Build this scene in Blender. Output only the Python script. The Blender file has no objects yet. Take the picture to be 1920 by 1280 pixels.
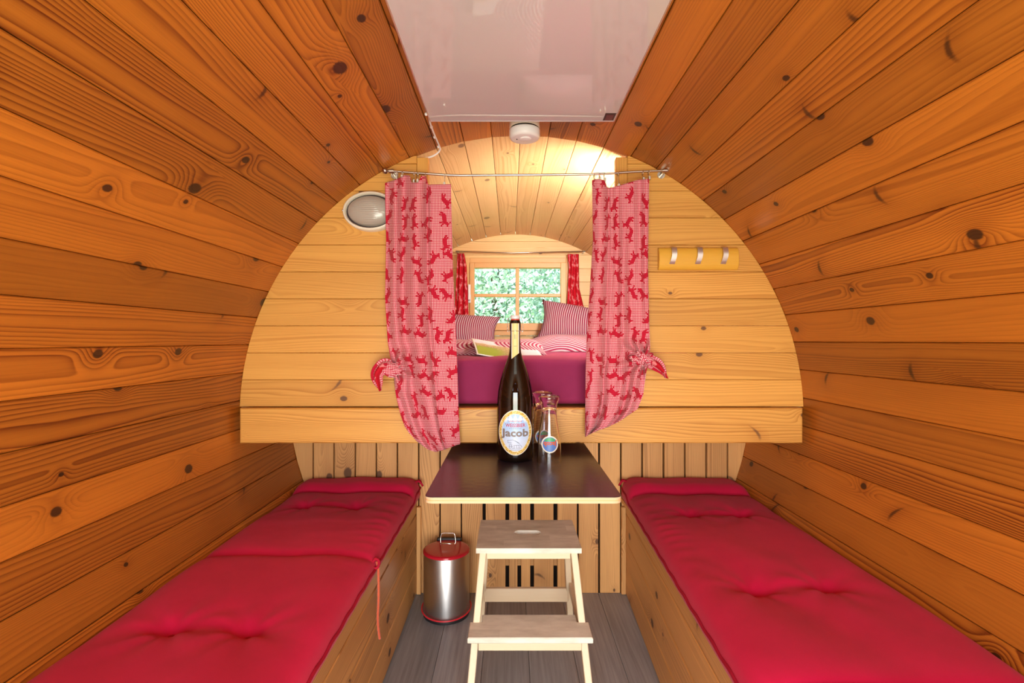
import bpy, bmesh, math, random
from mathutils import Vector, Matrix
random.seed(7)
C = bpy.context.scene.collection
R_ = math.radians
# ------------------------------------------------------------------ camera, world, sun, big lights, exposure
F = 960.0; HC = 1.16; VPX, VPY = 957.0, 638.0
cam_d = bpy.data.cameras.new('camera'); cam = bpy.data.objects.new('camera', cam_d); C.objects.link(cam)
cam_d.sensor_width = 36.0; cam_d.lens = 36.0 * F / 1920.0
cam_d.shift_x = (960 - VPX) / 1920.0; cam_d.shift_y = (VPY - 640) / 1920.0
cam_d.clip_start = 0.02
cam.location = (0, 0, HC); cam.rotation_euler = (R_(90), 0, 0)
bpy.context.scene.camera = cam
vs = bpy.context.scene.view_settings
vs.view_transform = 'Standard'; vs.look = 'None'; vs.gamma = 1.0; vs.use_curve_mapping = False
vs.exposure = 0.0
world = bpy.data.worlds.new('world'); bpy.context.scene.world = world; world.use_nodes = True
wn = world.node_tree; bg = wn.nodes['Background']
sky = wn.nodes.new('ShaderNodeTexSky'); sky.sky_type = 'NISHITA'; sky.sun_disc = False
sky.sun_elevation = R_(48); sky.sun_rotation = R_(215)
wn.links.new(sky.outputs[0], bg.inputs[0]); bg.inputs[1].default_value = 0.7
sun_d = bpy.data.lights.new('sun', 'SUN'); sun_d.energy = 24.0; sun_d.angle = R_(2); sun_d.color = (1, .95, .86)
sun = bpy.data.objects.new('sun', sun_d); C.objects.link(sun)
sun.rotation_euler = Vector((-.55, -.25, .8)).to_track_quat('Z', 'Y').to_euler()
# daylight that comes in through the open doorway behind the camera
dl = bpy.data.lights.new('doorway_daylight', 'AREA'); dl.shape = 'RECTANGLE'; dl.size = 1.25; dl.size_y = 1.4
dl.energy = 76.0; dl.color = (1.0, .955, .89)
dlo = bpy.data.objects.new('doorway_daylight', dl); C.objects.link(dlo)
dlo.location = (.04, -1.0, .78); dlo.rotation_euler = (R_(90), 0, 0)
# ------------------------------------------------------------------ barrel numbers
X0, Z0, RB = .042, .874, 1.06
DP, DW, DF = 1.92, 2.356, 3.73
def P(px, py, D): return Vector(((px - VPX) * D / F, D, HC - (py - VPY) * D / F))
def on_barrel(px, py, r=RB):
    d = Vector(((px - VPX) / F, 1, -(py - VPY) / F)); o = Vector((-X0, HC - Z0))
    a = d.x**2 + d.z**2; b = 2*(o.x*d.x + o.y*d.z); c = o.x**2 + o.y**2 - r*r
    t = (-b + math.sqrt(b*b - 4*a*c)) / (2*a)
    return Vector((d.x*t, t, HC + d.z*t))
def circ_x(z, r=RB): return math.sqrt(max(0, r*r - (z - Z0)**2))
def sm(a, b, x):
    t = min(1, max(0, (x - a) / (b - a))); return t*t*(3 - 2*t)
def tab(t, x):
    if x <= t[0][0]: return t[0][1]
    for (a, va), (b, vb) in zip(t, t[1:]):
        if x <= b: return va + (vb - va) * (x - a) / (b - a)
    return t[-1][1]
# ------------------------------------------------------------------ node helper
class S:
    def __init__(s, nt, k): s.nt, s.k = nt, k
    def _m(s, op, *a, clamp=False):
        n = s.nt.nodes.new('ShaderNodeMath'); n.operation = op; n.use_clamp = clamp
        for i, v in enumerate(a):
            if isinstance(v, S): s.nt.links.new(v.k, n.inputs[i])
            else: n.inputs[i].default_value = v
        return S(s.nt, n.outputs[0])
    def __add__(s, o): return s._m('ADD', s, o)
    __radd__ = __add__
    def __sub__(s, o): return s._m('SUBTRACT', s, o)
    def __rsub__(s, o): return s._m('SUBTRACT', o, s)
    def __mul__(s, o): return s._m('MULTIPLY', s, o)
    __rmul__ = __mul__
    def __truediv__(s, o): return s._m('DIVIDE', s, o)
    def fract(s): return s._m('FRACT', s)
    def sqrt(s): return s._m('SQRT', s)
    def pow(s, e): return s._m('POWER', s, e)
    def gt(s, v): return s._m('GREATER_THAN', s, v)
    def lt(s, v): return s._m('LESS_THAN', s, v)
    def absv(s): return s._m('ABSOLUTE', s)
    def sin(s): return s._m('SINE', s)
    def cos(s): return s._m('COSINE', s)
    def min(s, o): return s._m('MINIMUM', s, o)
    def max(s, o): return s._m('MAXIMUM', s, o)
    def sat(s): return s._m('ADD', s, 0.0, clamp=True)
    def expn(s): return s._m('POWER', 2.71828, s * -1.0)
    def step(s, a, b):
        n = s.nt.nodes.new('ShaderNodeMapRange'); n.interpolation_type = 'SMOOTHSTEP'
        s.nt.links.new(s.k, n.inputs[0])
        if a < b: n.inputs[1].default_value = a; n.inputs[2].default_value = b; n.inputs[3].default_value = 0; n.inputs[4].default_value = 1
        else: n.inputs[1].default_value = b; n.inputs[2].default_value = a; n.inputs[3].default_value = 1; n.inputs[4].default_value = 0
        return S(s.nt, n.outputs[0])
def lin(c): return tuple((x/12.92 if x <= .04045 else ((x+.055)/1.055)**2.4) for x in (v/255 for v in c)) + (1,)
class Mat:
    def __init__(m, name, rough=.5, spec=.5, color=None, **kw):
        m.m = bpy.data.materials.new(name); m.m.use_nodes = True; m.nt = m.m.node_tree
        m.b = m.nt.nodes['Principled BSDF']; m.b.inputs['Roughness'].default_value = rough
        m.b.inputs['Specular IOR Level'].default_value = spec
        if color: m.b.inputs['Base Color'].default_value = color if len(color) == 4 else tuple(color) + (1,)
        for k, v in kw.items(): m.b.inputs[k.replace('_', ' ')].default_value = v
    def node(m, t): return m.nt.nodes.new(t)
    def s(m, k): return S(m.nt, k)
    def uv(m):
        n = m.node('ShaderNodeUVMap'); q = m.node('ShaderNodeSeparateXYZ'); m.nt.links.new(n.outputs[0], q.inputs[0])
        return m.s(q.outputs[0]), m.s(q.outputs[1])
    def obj(m):
        n = m.node('ShaderNodeTexCoord'); q = m.node('ShaderNodeSeparateXYZ'); m.nt.links.new(n.outputs['Object'], q.inputs[0])
        return m.s(q.outputs[0]), m.s(q.outputs[1]), m.s(q.outputs[2])
    def rnd(m): return m.s(m.node('ShaderNodeObjectInfo').outputs['Random'])
    def vec(m, x, y, z=0.0):
        n = m.node('ShaderNodeCombineXYZ')
        for i, v in enumerate((x, y, z)):
            if isinstance(v, S): m.nt.links.new(v.k, n.inputs[i])
            else: n.inputs[i].default_value = v
        return n.outputs[0]
    def noise(m, vec, scale=1.0, detail=2.0, rough=.5):
        n = m.node('ShaderNodeTexNoise'); m.nt.links.new(vec, n.inputs['Vector'])
        n.inputs['Scale'].default_value = scale; n.inputs['Detail'].default_value = detail; n.inputs['Roughness'].default_value = rough
        return m.s(n.outputs[0])
    def voro(m, vec, rand=1.0):
        n = m.node('ShaderNodeTexVoronoi'); n.voronoi_dimensions = '2D'; m.nt.links.new(vec, n.inputs['Vector'])
        n.inputs['Scale'].default_value = 1.0; n.inputs['Randomness'].default_value = rand
        q = m.node('ShaderNodeSeparateXYZ'); m.nt.links.new(n.outputs['Position'], q.inputs[0])
        c = m.node('ShaderNodeSeparateColor'); m.nt.links.new(n.outputs['Color'], c.inputs[0])
        return [m.s(q.outputs[0]), m.s(q.outputs[1])], [m.s(c.outputs[i]) for i in range(3)]
    def mix(m, f, a, b, blend='MIX'):
        n = m.node('ShaderNodeMix'); n.data_type = 'RGBA'; n.blend_type = blend; n.clamp_factor = True
        for i, v in ((0, f), (6, a), (7, b)):
            if isinstance(v, S): m.nt.links.new(v.k, n.inputs[i])
            elif hasattr(v, 'is_output'): m.nt.links.new(v, n.inputs[i])
            else: n.inputs[i].default_value = v
        return n.outputs[2]
    def scale_col(m, col, f):
        n = m.node('ShaderNodeVectorMath'); n.operation = 'SCALE'; m.nt.links.new(col, n.inputs[0]); m.nt.links.new(f.k, n.inputs[3])
        return n.outputs[0]
    def color(m, c): m.nt.links.new(c, m.b.inputs['Base Color'])
    def bump(m, h, strength=.2, dist=.002):
        n = m.node('ShaderNodeBump'); n.inputs['Strength'].default_value = strength; n.inputs['Distance'].default_value = dist
        m.nt.links.new(h.k, n.inputs['Height']); m.nt.links.new(n.outputs[0], m.b.inputs['Normal'])
# ------------------------------------------------------------------ materials
def wood(name, light, dark, knot, rough=.42, knots=.55, spikes=.35, ringf=165, line_w=.6, tone=.25, spec=.4):
    M = Mat(name, rough, spec)
    u, v = M.uv(); rnd = M.rnd(); r2 = (rnd * 17.31).fract(); r3 = (rnd * 53.7).fract()
    U = u + rnd * 61.0; V = v + r2 * 7.0
    sx, sy = 2.2, 6.8
    p, c = M.voro(M.vec(U * sx, V * sy), .95)
    dx = U - p[0] / sx; dy = V - p[1] / sy
    act = c[0].gt(1 - knots); kr = c[1] * c[1] * .013 + .0052
    d = ((dx * .72) * (dx * .72) + dy * dy).sqrt(); kd = d / kr
    nf = M.noise(M.vec(U * 7.0, V * 330.0), 1, 2)
    core = act * (kd + (nf - .5) * .4).step(1.2, .8)
    q = d / (kr * 3.0); swirl = act * (q * q).expn()
    n1 = M.noise(M.vec(U * .85, V * 6.5, r3 * 20.0), 1, 1.5)
    n2 = M.noise(M.vec(U * 5.0, V * 40.0, r3 * 9.0), 1, 1)
    vv = v - (r3 - .5) * .10 + (n1 - .5) * .12 + (n2 - .5) * .005
    ph = (vv * vv + .0006).sqrt() * ((rnd * 71.9).fract() * (ringf * .95) + ringf * .75) + swirl * kr * (ringf * 3.0)
    t = ph.fract(); line = t.pow(2.2) * t.step(1.0, .86)
    nb = M.noise(M.vec(U * .8, V * 10.0, r2 * 5.0), 1, 2)
    # branch marks cut lengthwise: dark strokes across the grain
    p2, c2 = M.voro(M.vec(U * 1.25 + 5.3, V * 4.3 + 3.1), 1.0)
    ex = U - (p2[0] - 5.3) / 1.25; ey = V - (p2[1] - 3.1) / 4.3
    e = ex + ey * (c2[1] * 2.0 - 1.0) * .9 + ey * ey * 14.0
    qq = ((e / .0085) * (e / .0085) + (ey / .030) * (ey / .030)).sqrt()
    spike = c2[0].gt(1 - spikes) * (qq + (nf - .5) * .9).step(1.15, .25)
    qs = ((e / .035) * (e / .035) + (ey / .045) * (ey / .045))
    halo = c2[0].gt(1 - spikes) * qs.expn()
    fac = line * line_w * ((rnd * 29.3).fract() * .95 + .22) * ((nb - .5) * 1.6 + 1.0) + (nf - .5) * .44 + (nb - .5) * .55 + swirl * .22 + halo * .22 + .12
    col = M.mix(fac.sat(), light, dark)
    col = M.mix((core * .92).max(spike * .8), col, knot)
    val = (r2 - .5) * tone + 1.0
    M.color(M.scale_col(col, val))
    M.bump(line * -.5 + nf * .3 - core * .3, .18, .0015)
    return M.m
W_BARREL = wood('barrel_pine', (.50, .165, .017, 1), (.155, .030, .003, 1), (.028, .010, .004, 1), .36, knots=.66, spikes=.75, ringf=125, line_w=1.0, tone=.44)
W_BERTH_LIT = wood('berth_pine_lamplit', (.80, .54, .25, 1), (.58, .31, .10, 1), (.22, .11, .05, 1), .42, knots=.55, spikes=.5, ringf=125, line_w=.8, tone=.12)  # same pine made paler: the berth lamplight is painted into the colour
W_PART = wood('partition_pine', (.70, .365, .082, 1), (.40, .150, .022, 1), (.12, .050, .020, 1), .45, knots=.5, spikes=.25, tone=.16, line_w=.75, ringf=130)
W_SLAT = wood('slat_larch', (.70, .37, .13, 1), (.27, .100, .026, 1), (.10, .045, .02, 1), .5, knots=.4, spikes=.3, tone=.26, line_w=.7, ringf=140)
W_BENCH = wood('bench_pine', (.68, .34, .105, 1), (.22, .075, .015, 1), (.07, .028, .010, 1), .45, knots=.65, spikes=.6, tone=.2, line_w=.8, ringf=130)
W_WIN = wood('window_spruce', (.74, .42, .17, 1), (.60, .28, .09, 1), (.2, .09, .03, 1), .4, knots=.05, spikes=.0, ringf=220, line_w=.3, tone=.05)
W_BIRCH = wood('worn_birch', (.76, .62, .42, 1), (.60, .43, .24, 1), (.22, .14, .08, 1), .5, knots=.08, spikes=.05, ringf=260, line_w=.25, tone=.06)
def tread_mat():
    M = Mat('worn_tread_birch', .55, .3)
    u, v = M.uv(); a = M.noise(M.vec(u * 9.0, v * 22.0), 1, 4, .6); g = M.noise(M.vec(u * 12.0, v * 320.0), 1, 2)
    st = (v * 22.0)._m('FLOOR', v * 22.0); sr = M.noise(M.vec(st * 7.7, (u * 4.0 + st * .37)._m('FLOOR', u * 4.0 + st * .37) * 3.1), 1, 0)
    f = (a - .42) * 1.6 + (g - .5) * .4 + (sr - .5) * .8 + .25
    M.color(M.mix(f.sat(), (.86, .83, .70, 1), (.48, .43, .33, 1))); return M.m
W_TREAD = tread_mat()
W_BAMBOO = wood('varnished_rail', (.72, .40, .055, 1), (.60, .27, .025, 1), (.3, .1, .02, 1), .3, knots=0, spikes=0, ringf=200, line_w=.45, tone=0)
def floor_mat():
    M = Mat('floor_vinyl', .42, .4)
    u, v = M.uv(); r = M.rnd(); U = u + r * 31.0
    a = M.noise(M.vec(U * 3.0, v * 90.0 + r * 50.0), 1, 4, .65); b = M.noise(M.vec(U * 2.0, v * 14.0), 1, 2)
    c = M.mix(((a - .5) * 1.6 + (b - .5) * .8 + .5).sat(), (.38, .375, .375, 1), (.185, .178, .175, 1))
    M.color(M.scale_col(c, (r - .5) * .35 + 1.0)); M.bump(a, .1, .001); return M.m
M_FLOOR = floor_mat()
def cloth(name, col, col2, rough=.85, weave=900.0, sheen=.25):
    M = Mat(name, rough, .2, None, Sheen_Weight=sheen)
    x, y, z = M.obj(); n = M.noise(M.vec(x, y, z), 9.0, 3, .6); w = M.noise(M.vec(x, y, z), weave, 1)
    M.color(M.mix(((n - .5) * 1.3 + (w - .5) * .8 + .5).sat(), col, col2)); M.bump(w, .25, .001); return M.m
M_RED = cloth('red_cotton', (.60, .006, .060, 1), (.48, .004, .042, 1), sheen=.06)
M_REDDARK = cloth('red_piping', (.40, .007, .030, 1), (.32, .004, .022, 1), sheen=.0)
M_SHEET = cloth('burgundy_sheet', (.27, .022, .090, 1), (.23, .017, .078, 1), .8, 900, .1)
M_CORD = cloth('orange_cord', (.62, .12, .05, 1), (.45, .07, .03, 1), .8, 300)
def capsule(x, y, ax, ay, bx, by, r):
    bxx, byy = bx - ax, by - ay; L = bxx*bxx + byy*byy
    px, py = x - ax, y - ay
    h = ((px * bxx + py * byy) / L).sat()
    qx, qy = px - h * bxx, py - h * byy
    return (qx * qx + qy * qy).sqrt() - r
def goats(M, u, v, cell=.069):
    s = 1.0 / cell
    p, c = M.voro(M.vec(u * s, v * s), .55)
    x = u - p[0] * cell; y = v - p[1] * cell
    fl = c[1].gt(.5) * 2.0 - 1.0; x = x * fl
    a = (c[0] - .5) * 4.5; ca, sa = a.cos(), a.sin()
    x, y = x * ca - y * sa, x * sa + y * ca
    k = 1.06; caps = [(-.012, 0, .009, .002, .0078), (.010, .003, .017, .012, .0050), (.016, .013, .023, .0105, .0036), (.016, .015, .011, .023, .0017),
         (.011, -.001, .021, -.012, .0028), (.008, -.002, .010, -.016, .0026), (-.013, 0, -.023, -.008, .0038), (-.022, -.008, -.025, -.014, .0023), (-.012, -.002, -.016, -.015, .0030)]
    d = None
    for q in caps:
        e = capsule(x, y, *[w * k for w in q]); d = e if d is None else d.min(e)
    return d.step(.0007, -.0007)
def gingham(name):
    M = Mat(name, .85, .2, None, Sheen_Weight=.15)
    u, v = M.uv(); p = .0059
    a = ((u / p).fract()).lt(.52); b = ((v / p).fract()).lt(.52)
    k = (a + b) * .5
    col = M.mix(k.step(0.0, .5), (.80, .64, .66, 1), (.60, .105, .150, 1)); col = M.mix(k.gt(.75), col, (.44, .015, .055, 1))
    M.color(M.mix(goats(M, u, v), col, (.44, .006, .030, 1))); return M.m
M_GING = gingham('red_gingham_with_goats')
def redgoat():
    M = Mat('red_cloth_with_pale_goats', .85, .2)
    u, v = M.uv(); M.color(M.mix(goats(M, u, v), (.50, .008, .022, 1), (.72, .22, .24, 1))); return M.m
M_REDGOAT = redgoat()
def stripes(name, pitch=.019):
    M = Mat(name, .85, .2)
    u, v = M.uv(); n = M.noise(M.vec(u, v), 5.0, 2)
    t = ((u + (n - .5) * .012) / pitch).fract(); f = t.step(.40, .52) * t.step(1.0, .94)
    M.color(M.mix(f, (.25, .010, .055, 1), (.48, .36, .41, 1))); return M.m
M_STRIPE = stripes('burgundy_stripe')
M_STRIPE2 = stripes('burgundy_stripe_pillow', .0145)
M_BLACKTOP = Mat('black_film_ply', .26, .6, (.030, .021, .030))
def blacktop(M):
    x, y, z = M.obj(); n = M.noise(M.vec(x, y, z), 55.0, 3, .6); M.bump(n, .22, .003)
    return M.m
M_BLACKTOP = blacktop(M_BLACKTOP)
M_PLY = Mat('ply_edge', .55, .3, (.66, .47, .28)).m
def brushed():
    M = Mat('brushed_steel', .30, .5, (.55, .54, .53), Metallic=1.0)
    x, y, z = M.obj(); n = M.noise(M.vec(x * 4.0, y * 4.0, z * 260.0), 1, 2); M.bump(n, .08, .001); return M.m
M_STEEL = brushed()
M_CHROME = Mat('bright_metal', .16, .5, (.66, .64, .61), Metallic=1.0).m
M_NICKEL = Mat('satin_nickel', .28, .5, (.52, .48, .43), Metallic=1.0).m
M_ALU = Mat('satin_aluminium', .35, .5, (.72, .71, .72), Metallic=.9).m
M_LID = Mat('red_enamel', .14, .6, (.45, .008, .022)).m
M_REDWIRE = Mat('red_wire', .35, .5, (.55, .02, .03)).m
M_BLACK = Mat('black_plastic', .45, .4, (.012, .012, .013)).m
M_DARK = Mat('dark_void', .9, .1, (.012, .008, .006)).m
M_WHITE = Mat('white_plastic', .35, .4, (.80, .79, .80)).m
M_CREAM = Mat('cream_enamel', .3, .5, (.82, .76, .64)).m
M_GREYGLASS = Mat('frosted_lamp_glass', .22, .6, (.40, .36, .32)).m
M_PANEL = Mat('white_glass_panel', .03, 1.0, (.60, .575, .595)).m
M_STICK = Mat('maroon_sticker', .3, .5, (.10, .012, .02)).m
M_DARKRED = Mat('dark_border', .4, .4, (.03, .01, .012)).m
M_BOTTLE = Mat('dark_brown_glass', .04, .6, (.006, .003, .002)).m
M_PORC = Mat('porcelain', .2, .5, (.74, .73, .76)).m
M_RUBBER = Mat('red_rubber', .5, .4, (.55, .06, .04)).m
def glass_mat(name, ior=1.45, rough=0.0):
    m = bpy.data.materials.new(name); m.use_nodes = True; b = m.node_tree.nodes['Principled BSDF']
    b.inputs['Base Color'].default_value = (1, 1, 1, 1); b.inputs['Roughness'].default_value = rough
    b.inputs['Transmission Weight'].default_value = 1.0; b.inputs['IOR'].default_value = ior
    return m
M_GLASS = glass_mat('clear_glass')
M_PANE = glass_mat('window_glass', 1.05)
def gold_mat():
    M = Mat('gold_rim_print', .45, .4); u, v = M.uv(); n = M.noise(M.vec(u, v), 190.0, 2)
    M.color(M.mix(n.step(.42, .6), (.58, .36, .05, 1), (.86, .70, .30, 1))); return M.m
M_GOLD = gold_mat()
def label_mat():
    M = Mat('blue_label_print', .4, .4); u, v = M.uv()
    a = (u * 62.0 + v * 34.0); b = (u * 62.0 - v * 34.0)
    ck = ((a._m('FLOOR', a) + b._m('FLOOR', b)) * .5).fract().gt(.25)
    top = v.step(.018, .055); n = M.noise(M.vec(u, v), 60.0, 2)
    base = M.mix((v.step(-.06, .04) * .8 + (n - .5) * .6).sat(), (.66, .74, .92, 1), (.30, .52, .88, 1))
    M.color(M.mix(top * ck, base, (.80, .86, .96, 1))); return M.m
M_LABEL = label_mat()
M_PAPER = Mat('white_paper', .6, .3, (.85, .84, .82)).m
M_INKRED = Mat('red_ink', .5, .3, (.52, .03, .07)).m
M_INKGREY = Mat('pewter_ink', .45, .4, (.22, .18, .17)).m
M_INKBLUE = Mat('blue_ink', .5, .3, (.12, .16, .26)).m
M_INKORANGE = Mat('orange_ink', .5, .3, (.60, .12, .015)).m
M_BLUE = Mat('blue_print', .4, .4, (.09, .20, .55)).m
M_GREEN = Mat('green_print', .4, .4, (.06, .36, .16)).m
def neck_mat():
    M = Mat('pale_yellow_label', .4, .4); u, v = M.uv(); e = (u.absv()).gt(.0105)
    M.color(M.mix(e, (.72, .64, .28, 1), (.85, .84, .80, 1))); return M.m
M_NECK = neck_mat()
def map_mat():
    M = Mat('landscape_brochure', .35, .5); u, v = M.uv()
    n = M.noise(M.vec(u * 5.0, v * 4.0), 1, 4, .6); n2 = M.noise(M.vec(u * 40.0, v * 30.0), 1, 3, .6)
    w = v + (n - .5) * .35
    c = M.mix(n2.step(.4, .62), (.30, .18, .09, 1), (.48, .40, .24, 1))
    c = M.mix(w.step(.50, .42) * u.step(.55, .3), c, (.24, .32, .04, 1))
    c = M.mix(w.step(.60, .75), c, (.62, .58, .68, 1)); c = M.mix(u.step(.6, .8), c, (.55, .60, .68, 1))
    ed = ((u - .5).absv().gt(.475)).max((v - .5).absv().gt(.46))
    M.color(M.mix(ed, c, (.86, .85, .84, 1))); return M.m
M_MAP = map_mat()
def leaf_mat():
    M = Mat('tree_leaves', .6, .3); x, y, z = M.obj(); n = M.noise(M.vec(x, y, z), 1.7, 3, .6)
    M.color(M.mix(n.step(.35, .65), (.36, .54, .42, 1), (.54, .68, .54, 1)))
    M.b.inputs['Transmission Weight'].default_value = 0; return M.m
M_LEAF = leaf_mat()
def bark_mat():
    M = Mat('bark', .9, .2); x, y, z = M.obj(); n = M.noise(M.vec(x * 9.0, y * 9.0, z * 2.0), 1, 4)
    M.color(M.mix(n, (.10, .075, .055, 1), (.25, .20, .15, 1))); return M.m
M_BARK = bark_mat()
def grass_mat():
    M = Mat('meadow', .9, .2); x, y, z = M.obj(); n = M.noise(M.vec(x, y, z), 2.0, 4)
    M.color(M.mix(n, (.12, .20, .05, 1), (.26, .32, .10, 1))); return M.m
M_GRASS = grass_mat()
M_EMIT = bpy.data.materials.new('glowing_diffuser'); M_EMIT.use_nodes = True
_b = M_EMIT.node_tree.nodes['Principled BSDF']; _b.inputs['Base Color'].default_value = (.8, .8, .75, 1)
_b.inputs['Emission Color'].default_value = (1, .95, .86, 1); _b.inputs['Emission Strength'].default_value = 500.0
# ------------------------------------------------------------------ object helpers
def tag(o, label=None, cat=None, group=None, kind=None):
    if label: o['label'] = label
    if cat: o['category'] = cat
    if group: o['group'] = group
    if kind: o['kind'] = kind
    return o
def empty(name, loc=(0, 0, 0), rot=(0, 0, 0)):
    o = bpy.data.objects.new(name, None); C.objects.link(o); o.location = loc; o.rotation_euler = rot; o.empty_display_size = .05
    return o
def setuv(bm, fn):
    l = bm.loops.layers.uv.verify()
    for f in bm.faces:
        for lp in f.loops: lp[l].uv = fn(lp.vert.co)
def grain(axis):
    o = [i for i in range(3) if i != axis]
    return lambda c: (c[axis], c[o[0]] + c[o[1]])
def mk(name, bm, mat, parent=None, loc=(0, 0, 0), rot=(0, 0, 0), g=None, smooth=False, angle=None):
    if g is not None: setuv(bm, grain(g) if isinstance(g, int) else g)
    bmesh.ops.recalc_face_normals(bm, faces=bm.faces[:]) if smooth != 'keep' else None
    me = bpy.data.meshes.new(name); bm.to_mesh(me); bm.free()
    if smooth: me.polygons.foreach_set('use_smooth', [True] * len(me.polygons))
    if angle: me.set_sharp_from_angle(angle=R_(angle))
    for m in (mat if isinstance(mat, (list, tuple)) else [mat]): me.materials.append(m)
    o = bpy.data.objects.new(name, me); C.objects.link(o); o.parent = parent; o.location = loc; o.rotation_euler = rot
    return o
def dup(o, parent=None, loc=None, rot=None):
    c = o.copy(); C.objects.link(c)
    if parent is not None: c.parent = parent
    if loc is not None: c.location = loc
    if rot is not None: c.rotation_euler = rot
    return c
def box(bm, lo, hi, bev=0.0, seg=1):
    r = bmesh.ops.create_cube(bm, size=1.0); vs_ = r['verts']
    for v in vs_: v.co = Vector([lo[i] + (v.co[i] + .5) * (hi[i] - lo[i]) for i in range(3)])
    if bev:
        es = list({e for v in vs_ for e in v.link_edges})
        bmesh.ops.bevel(bm, geom=es, offset=bev, segments=seg, profile=.5, affect='EDGES')
    return bm
def nbox(lo, hi, bev=0.0, seg=1): return box(bmesh.new(), lo, hi, bev, seg)
def cbox(size, bev=0.0, seg=1): return nbox([-s/2 for s in size], [s/2 for s in size], bev, seg)
def prism(bm, pts, axis, a, b, bev=0):
    """closed polygon pts (2-D) pushed along axis from a to b"""
    def p3(p, t):
        q = list(p); q.insert(axis, t); return q
    A = [bm.verts.new(p3(p, a)) for p in pts]; B = [bm.verts.new(p3(p, b)) for p in pts]
    n = len(pts); f1 = bm.faces.new(A); f2 = bm.faces.new(B[::-1])
    for i in range(n): bm.faces.new((A[i], B[i], B[(i+1) % n], A[(i+1) % n]))
    bmesh.ops.recalc_face_normals(bm, faces=bm.faces[:])
    if bev:
        bmesh.ops.bevel(bm, geom=list(set(f1.edges) | set(f2.edges)), offset=bev, segments=1, affect='EDGES')
    return bm
def lathe(bm, prof, n=40, cx=0, cy=0, caps=True):
    rings = []
    for z, r in prof:
        rings.append([bm.verts.new((cx + r*math.cos(2*math.pi*i/n), cy + r*math.sin(2*math.pi*i/n), z)) for i in range(n)])
    for a, b in zip(rings, rings[1:]):
        for i in range(n): bm.faces.new((a[i], a[(i+1) % n], b[(i+1) % n], b[i]))
    if caps: bm.faces.new(rings[0][::-1]); bm.faces.new(rings[-1])
    return bm
def tube(bm, pts, r, n=8, closed=False, caps=True):
    pts = [Vector(p) for p in pts]; m = len(pts); rings = []; prev = None
    for i, p in enumerate(pts):
        if closed: t = pts[(i+1) % m] - pts[i-1]
        else: t = pts[min(i+1, m-1)] - pts[max(i-1, 0)]
        t.normalize()
        if prev is None: a = Vector((0, 0, 1)) if abs(t.z) < .9 else Vector((1, 0, 0))
        else: a = prev
        a = (a - t * a.dot(t)).normalized(); prev = a; b = t.cross(a)
        rr = r[i] if isinstance(r, (list, tuple)) else r
        rings.append([bm.verts.new(p + (a*math.cos(2*math.pi*k/n) + b*math.sin(2*math.pi*k/n)) * rr) for k in range(n)])
    for i in range(m if closed else m-1):
        A, B = rings[i], rings[(i+1) % m]
        for k in range(n): bm.faces.new((A[k], A[(k+1) % n], B[(k+1) % n], B[k]))
    if not closed and caps: bm.faces.new(rings[0][::-1]); bm.faces.new(rings[-1])
    return bm
def smooth_path(pts, k=6):
    pts = [Vector(p) for p in pts]; out = []
    for i in range(len(pts)-1):
        p0, p1, p2, p3 = pts[max(i-1, 0)], pts[i], pts[i+1], pts[min(i+2, len(pts)-1)]
        for j in range(k):
            t = j/k; out.append(.5*((2*p1) + (p2-p0)*t + (2*p0-5*p1+4*p2-p3)*t*t + (3*p1-p0-3*p2+p3)*t**3))
    out.append(pts[-1]); return out
def grid(bm, nu, nv, fn, uvf=None, wrap=False):
    l = bm.loops.layers.uv.verify(); V = [[bm.verts.new(fn(i/nu, j/nv)) for i in range(nu+1)] for j in range(nv+1)]
    for j in range(nv):
        for i in range(nu):
            f = bm.faces.new((V[j][i], V[j][i+1], V[j+1][i+1], V[j+1][i]))
            if uvf:
                for lp, (a, b) in zip(f.loops, ((i, j), (i+1, j), (i+1, j+1), (i, j+1))): lp[l].uv = uvf(a/nu, b/nv)
    return bm
def solidify(o, t, off=0.0):
    m = o.modifiers.new('cloth thickness', 'SOLIDIFY'); m.thickness = t; m.offset = off
    return o
# ------------------------------------------------------------------ SETTING: floor
fl = mk('floor', nbox((-.62, -.6, -.045), (.71, DW + .03, -.010)), M_DARK)
tag(fl, 'grey brown wood look floor between the two benches', 'floor', kind='structure')
fw = .168; fb = None
for i in range(8):
    x = -.615 + fw * (i + .5) + .01
    for (ya, yb) in (((-.58, 1.05), (1.05, DW)) if i % 2 else ((-.58, .35), (.35, 1.72), (1.72, DW))):
        o = mk('floor_plank', cbox((fw - .0012, yb - ya - .0012, .010), .0012), M_FLOOR, fl, (x, (ya + yb)/2, -.005), g=1)
# ------------------------------------------------------------------ SETTING: barrel shell and its planks
PITCH = 5.767; PH0 = 21.1; Y0, Y1 = -.66, DF + .05
def arc_shell(name, a0, a1, label, cat, r0=RB + .030, r1=RB + .042):
    bm = bmesh.new(); n = max(2, int((a1 - a0) / 6)); A = []
    for i in range(n + 1):
        a = R_(a0 + (a1 - a0) * i / n); c, s = math.cos(a), math.sin(a)
        A.append([bm.verts.new((X0 + r*c, y, Z0 + r*s)) for r in (r0, r1) for y in (Y0, Y1)])
    for p, q in zip(A, A[1:]):
        bm.faces.new((p[0], p[1], q[1], q[0])); bm.faces.new((p[2], q[2], q[3], p[3]))
        bm.faces.new((p[0], q[0], q[2], p[2])); bm.faces.new((p[1], p[3], q[3], q[1]))
    bm.faces.new((A[0][0], A[0][2], A[0][3], A[0][1])); bm.faces.new((A[-1][0], A[-1][1], A[-1][3], A[-1][2]))
    return tag(mk(name, bm, M_DARK), label, cat, kind='structure')
w_right = arc_shell('wall_right', -60, 50, 'curved right wall of lengthwise orange pine planks', 'wall')
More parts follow.
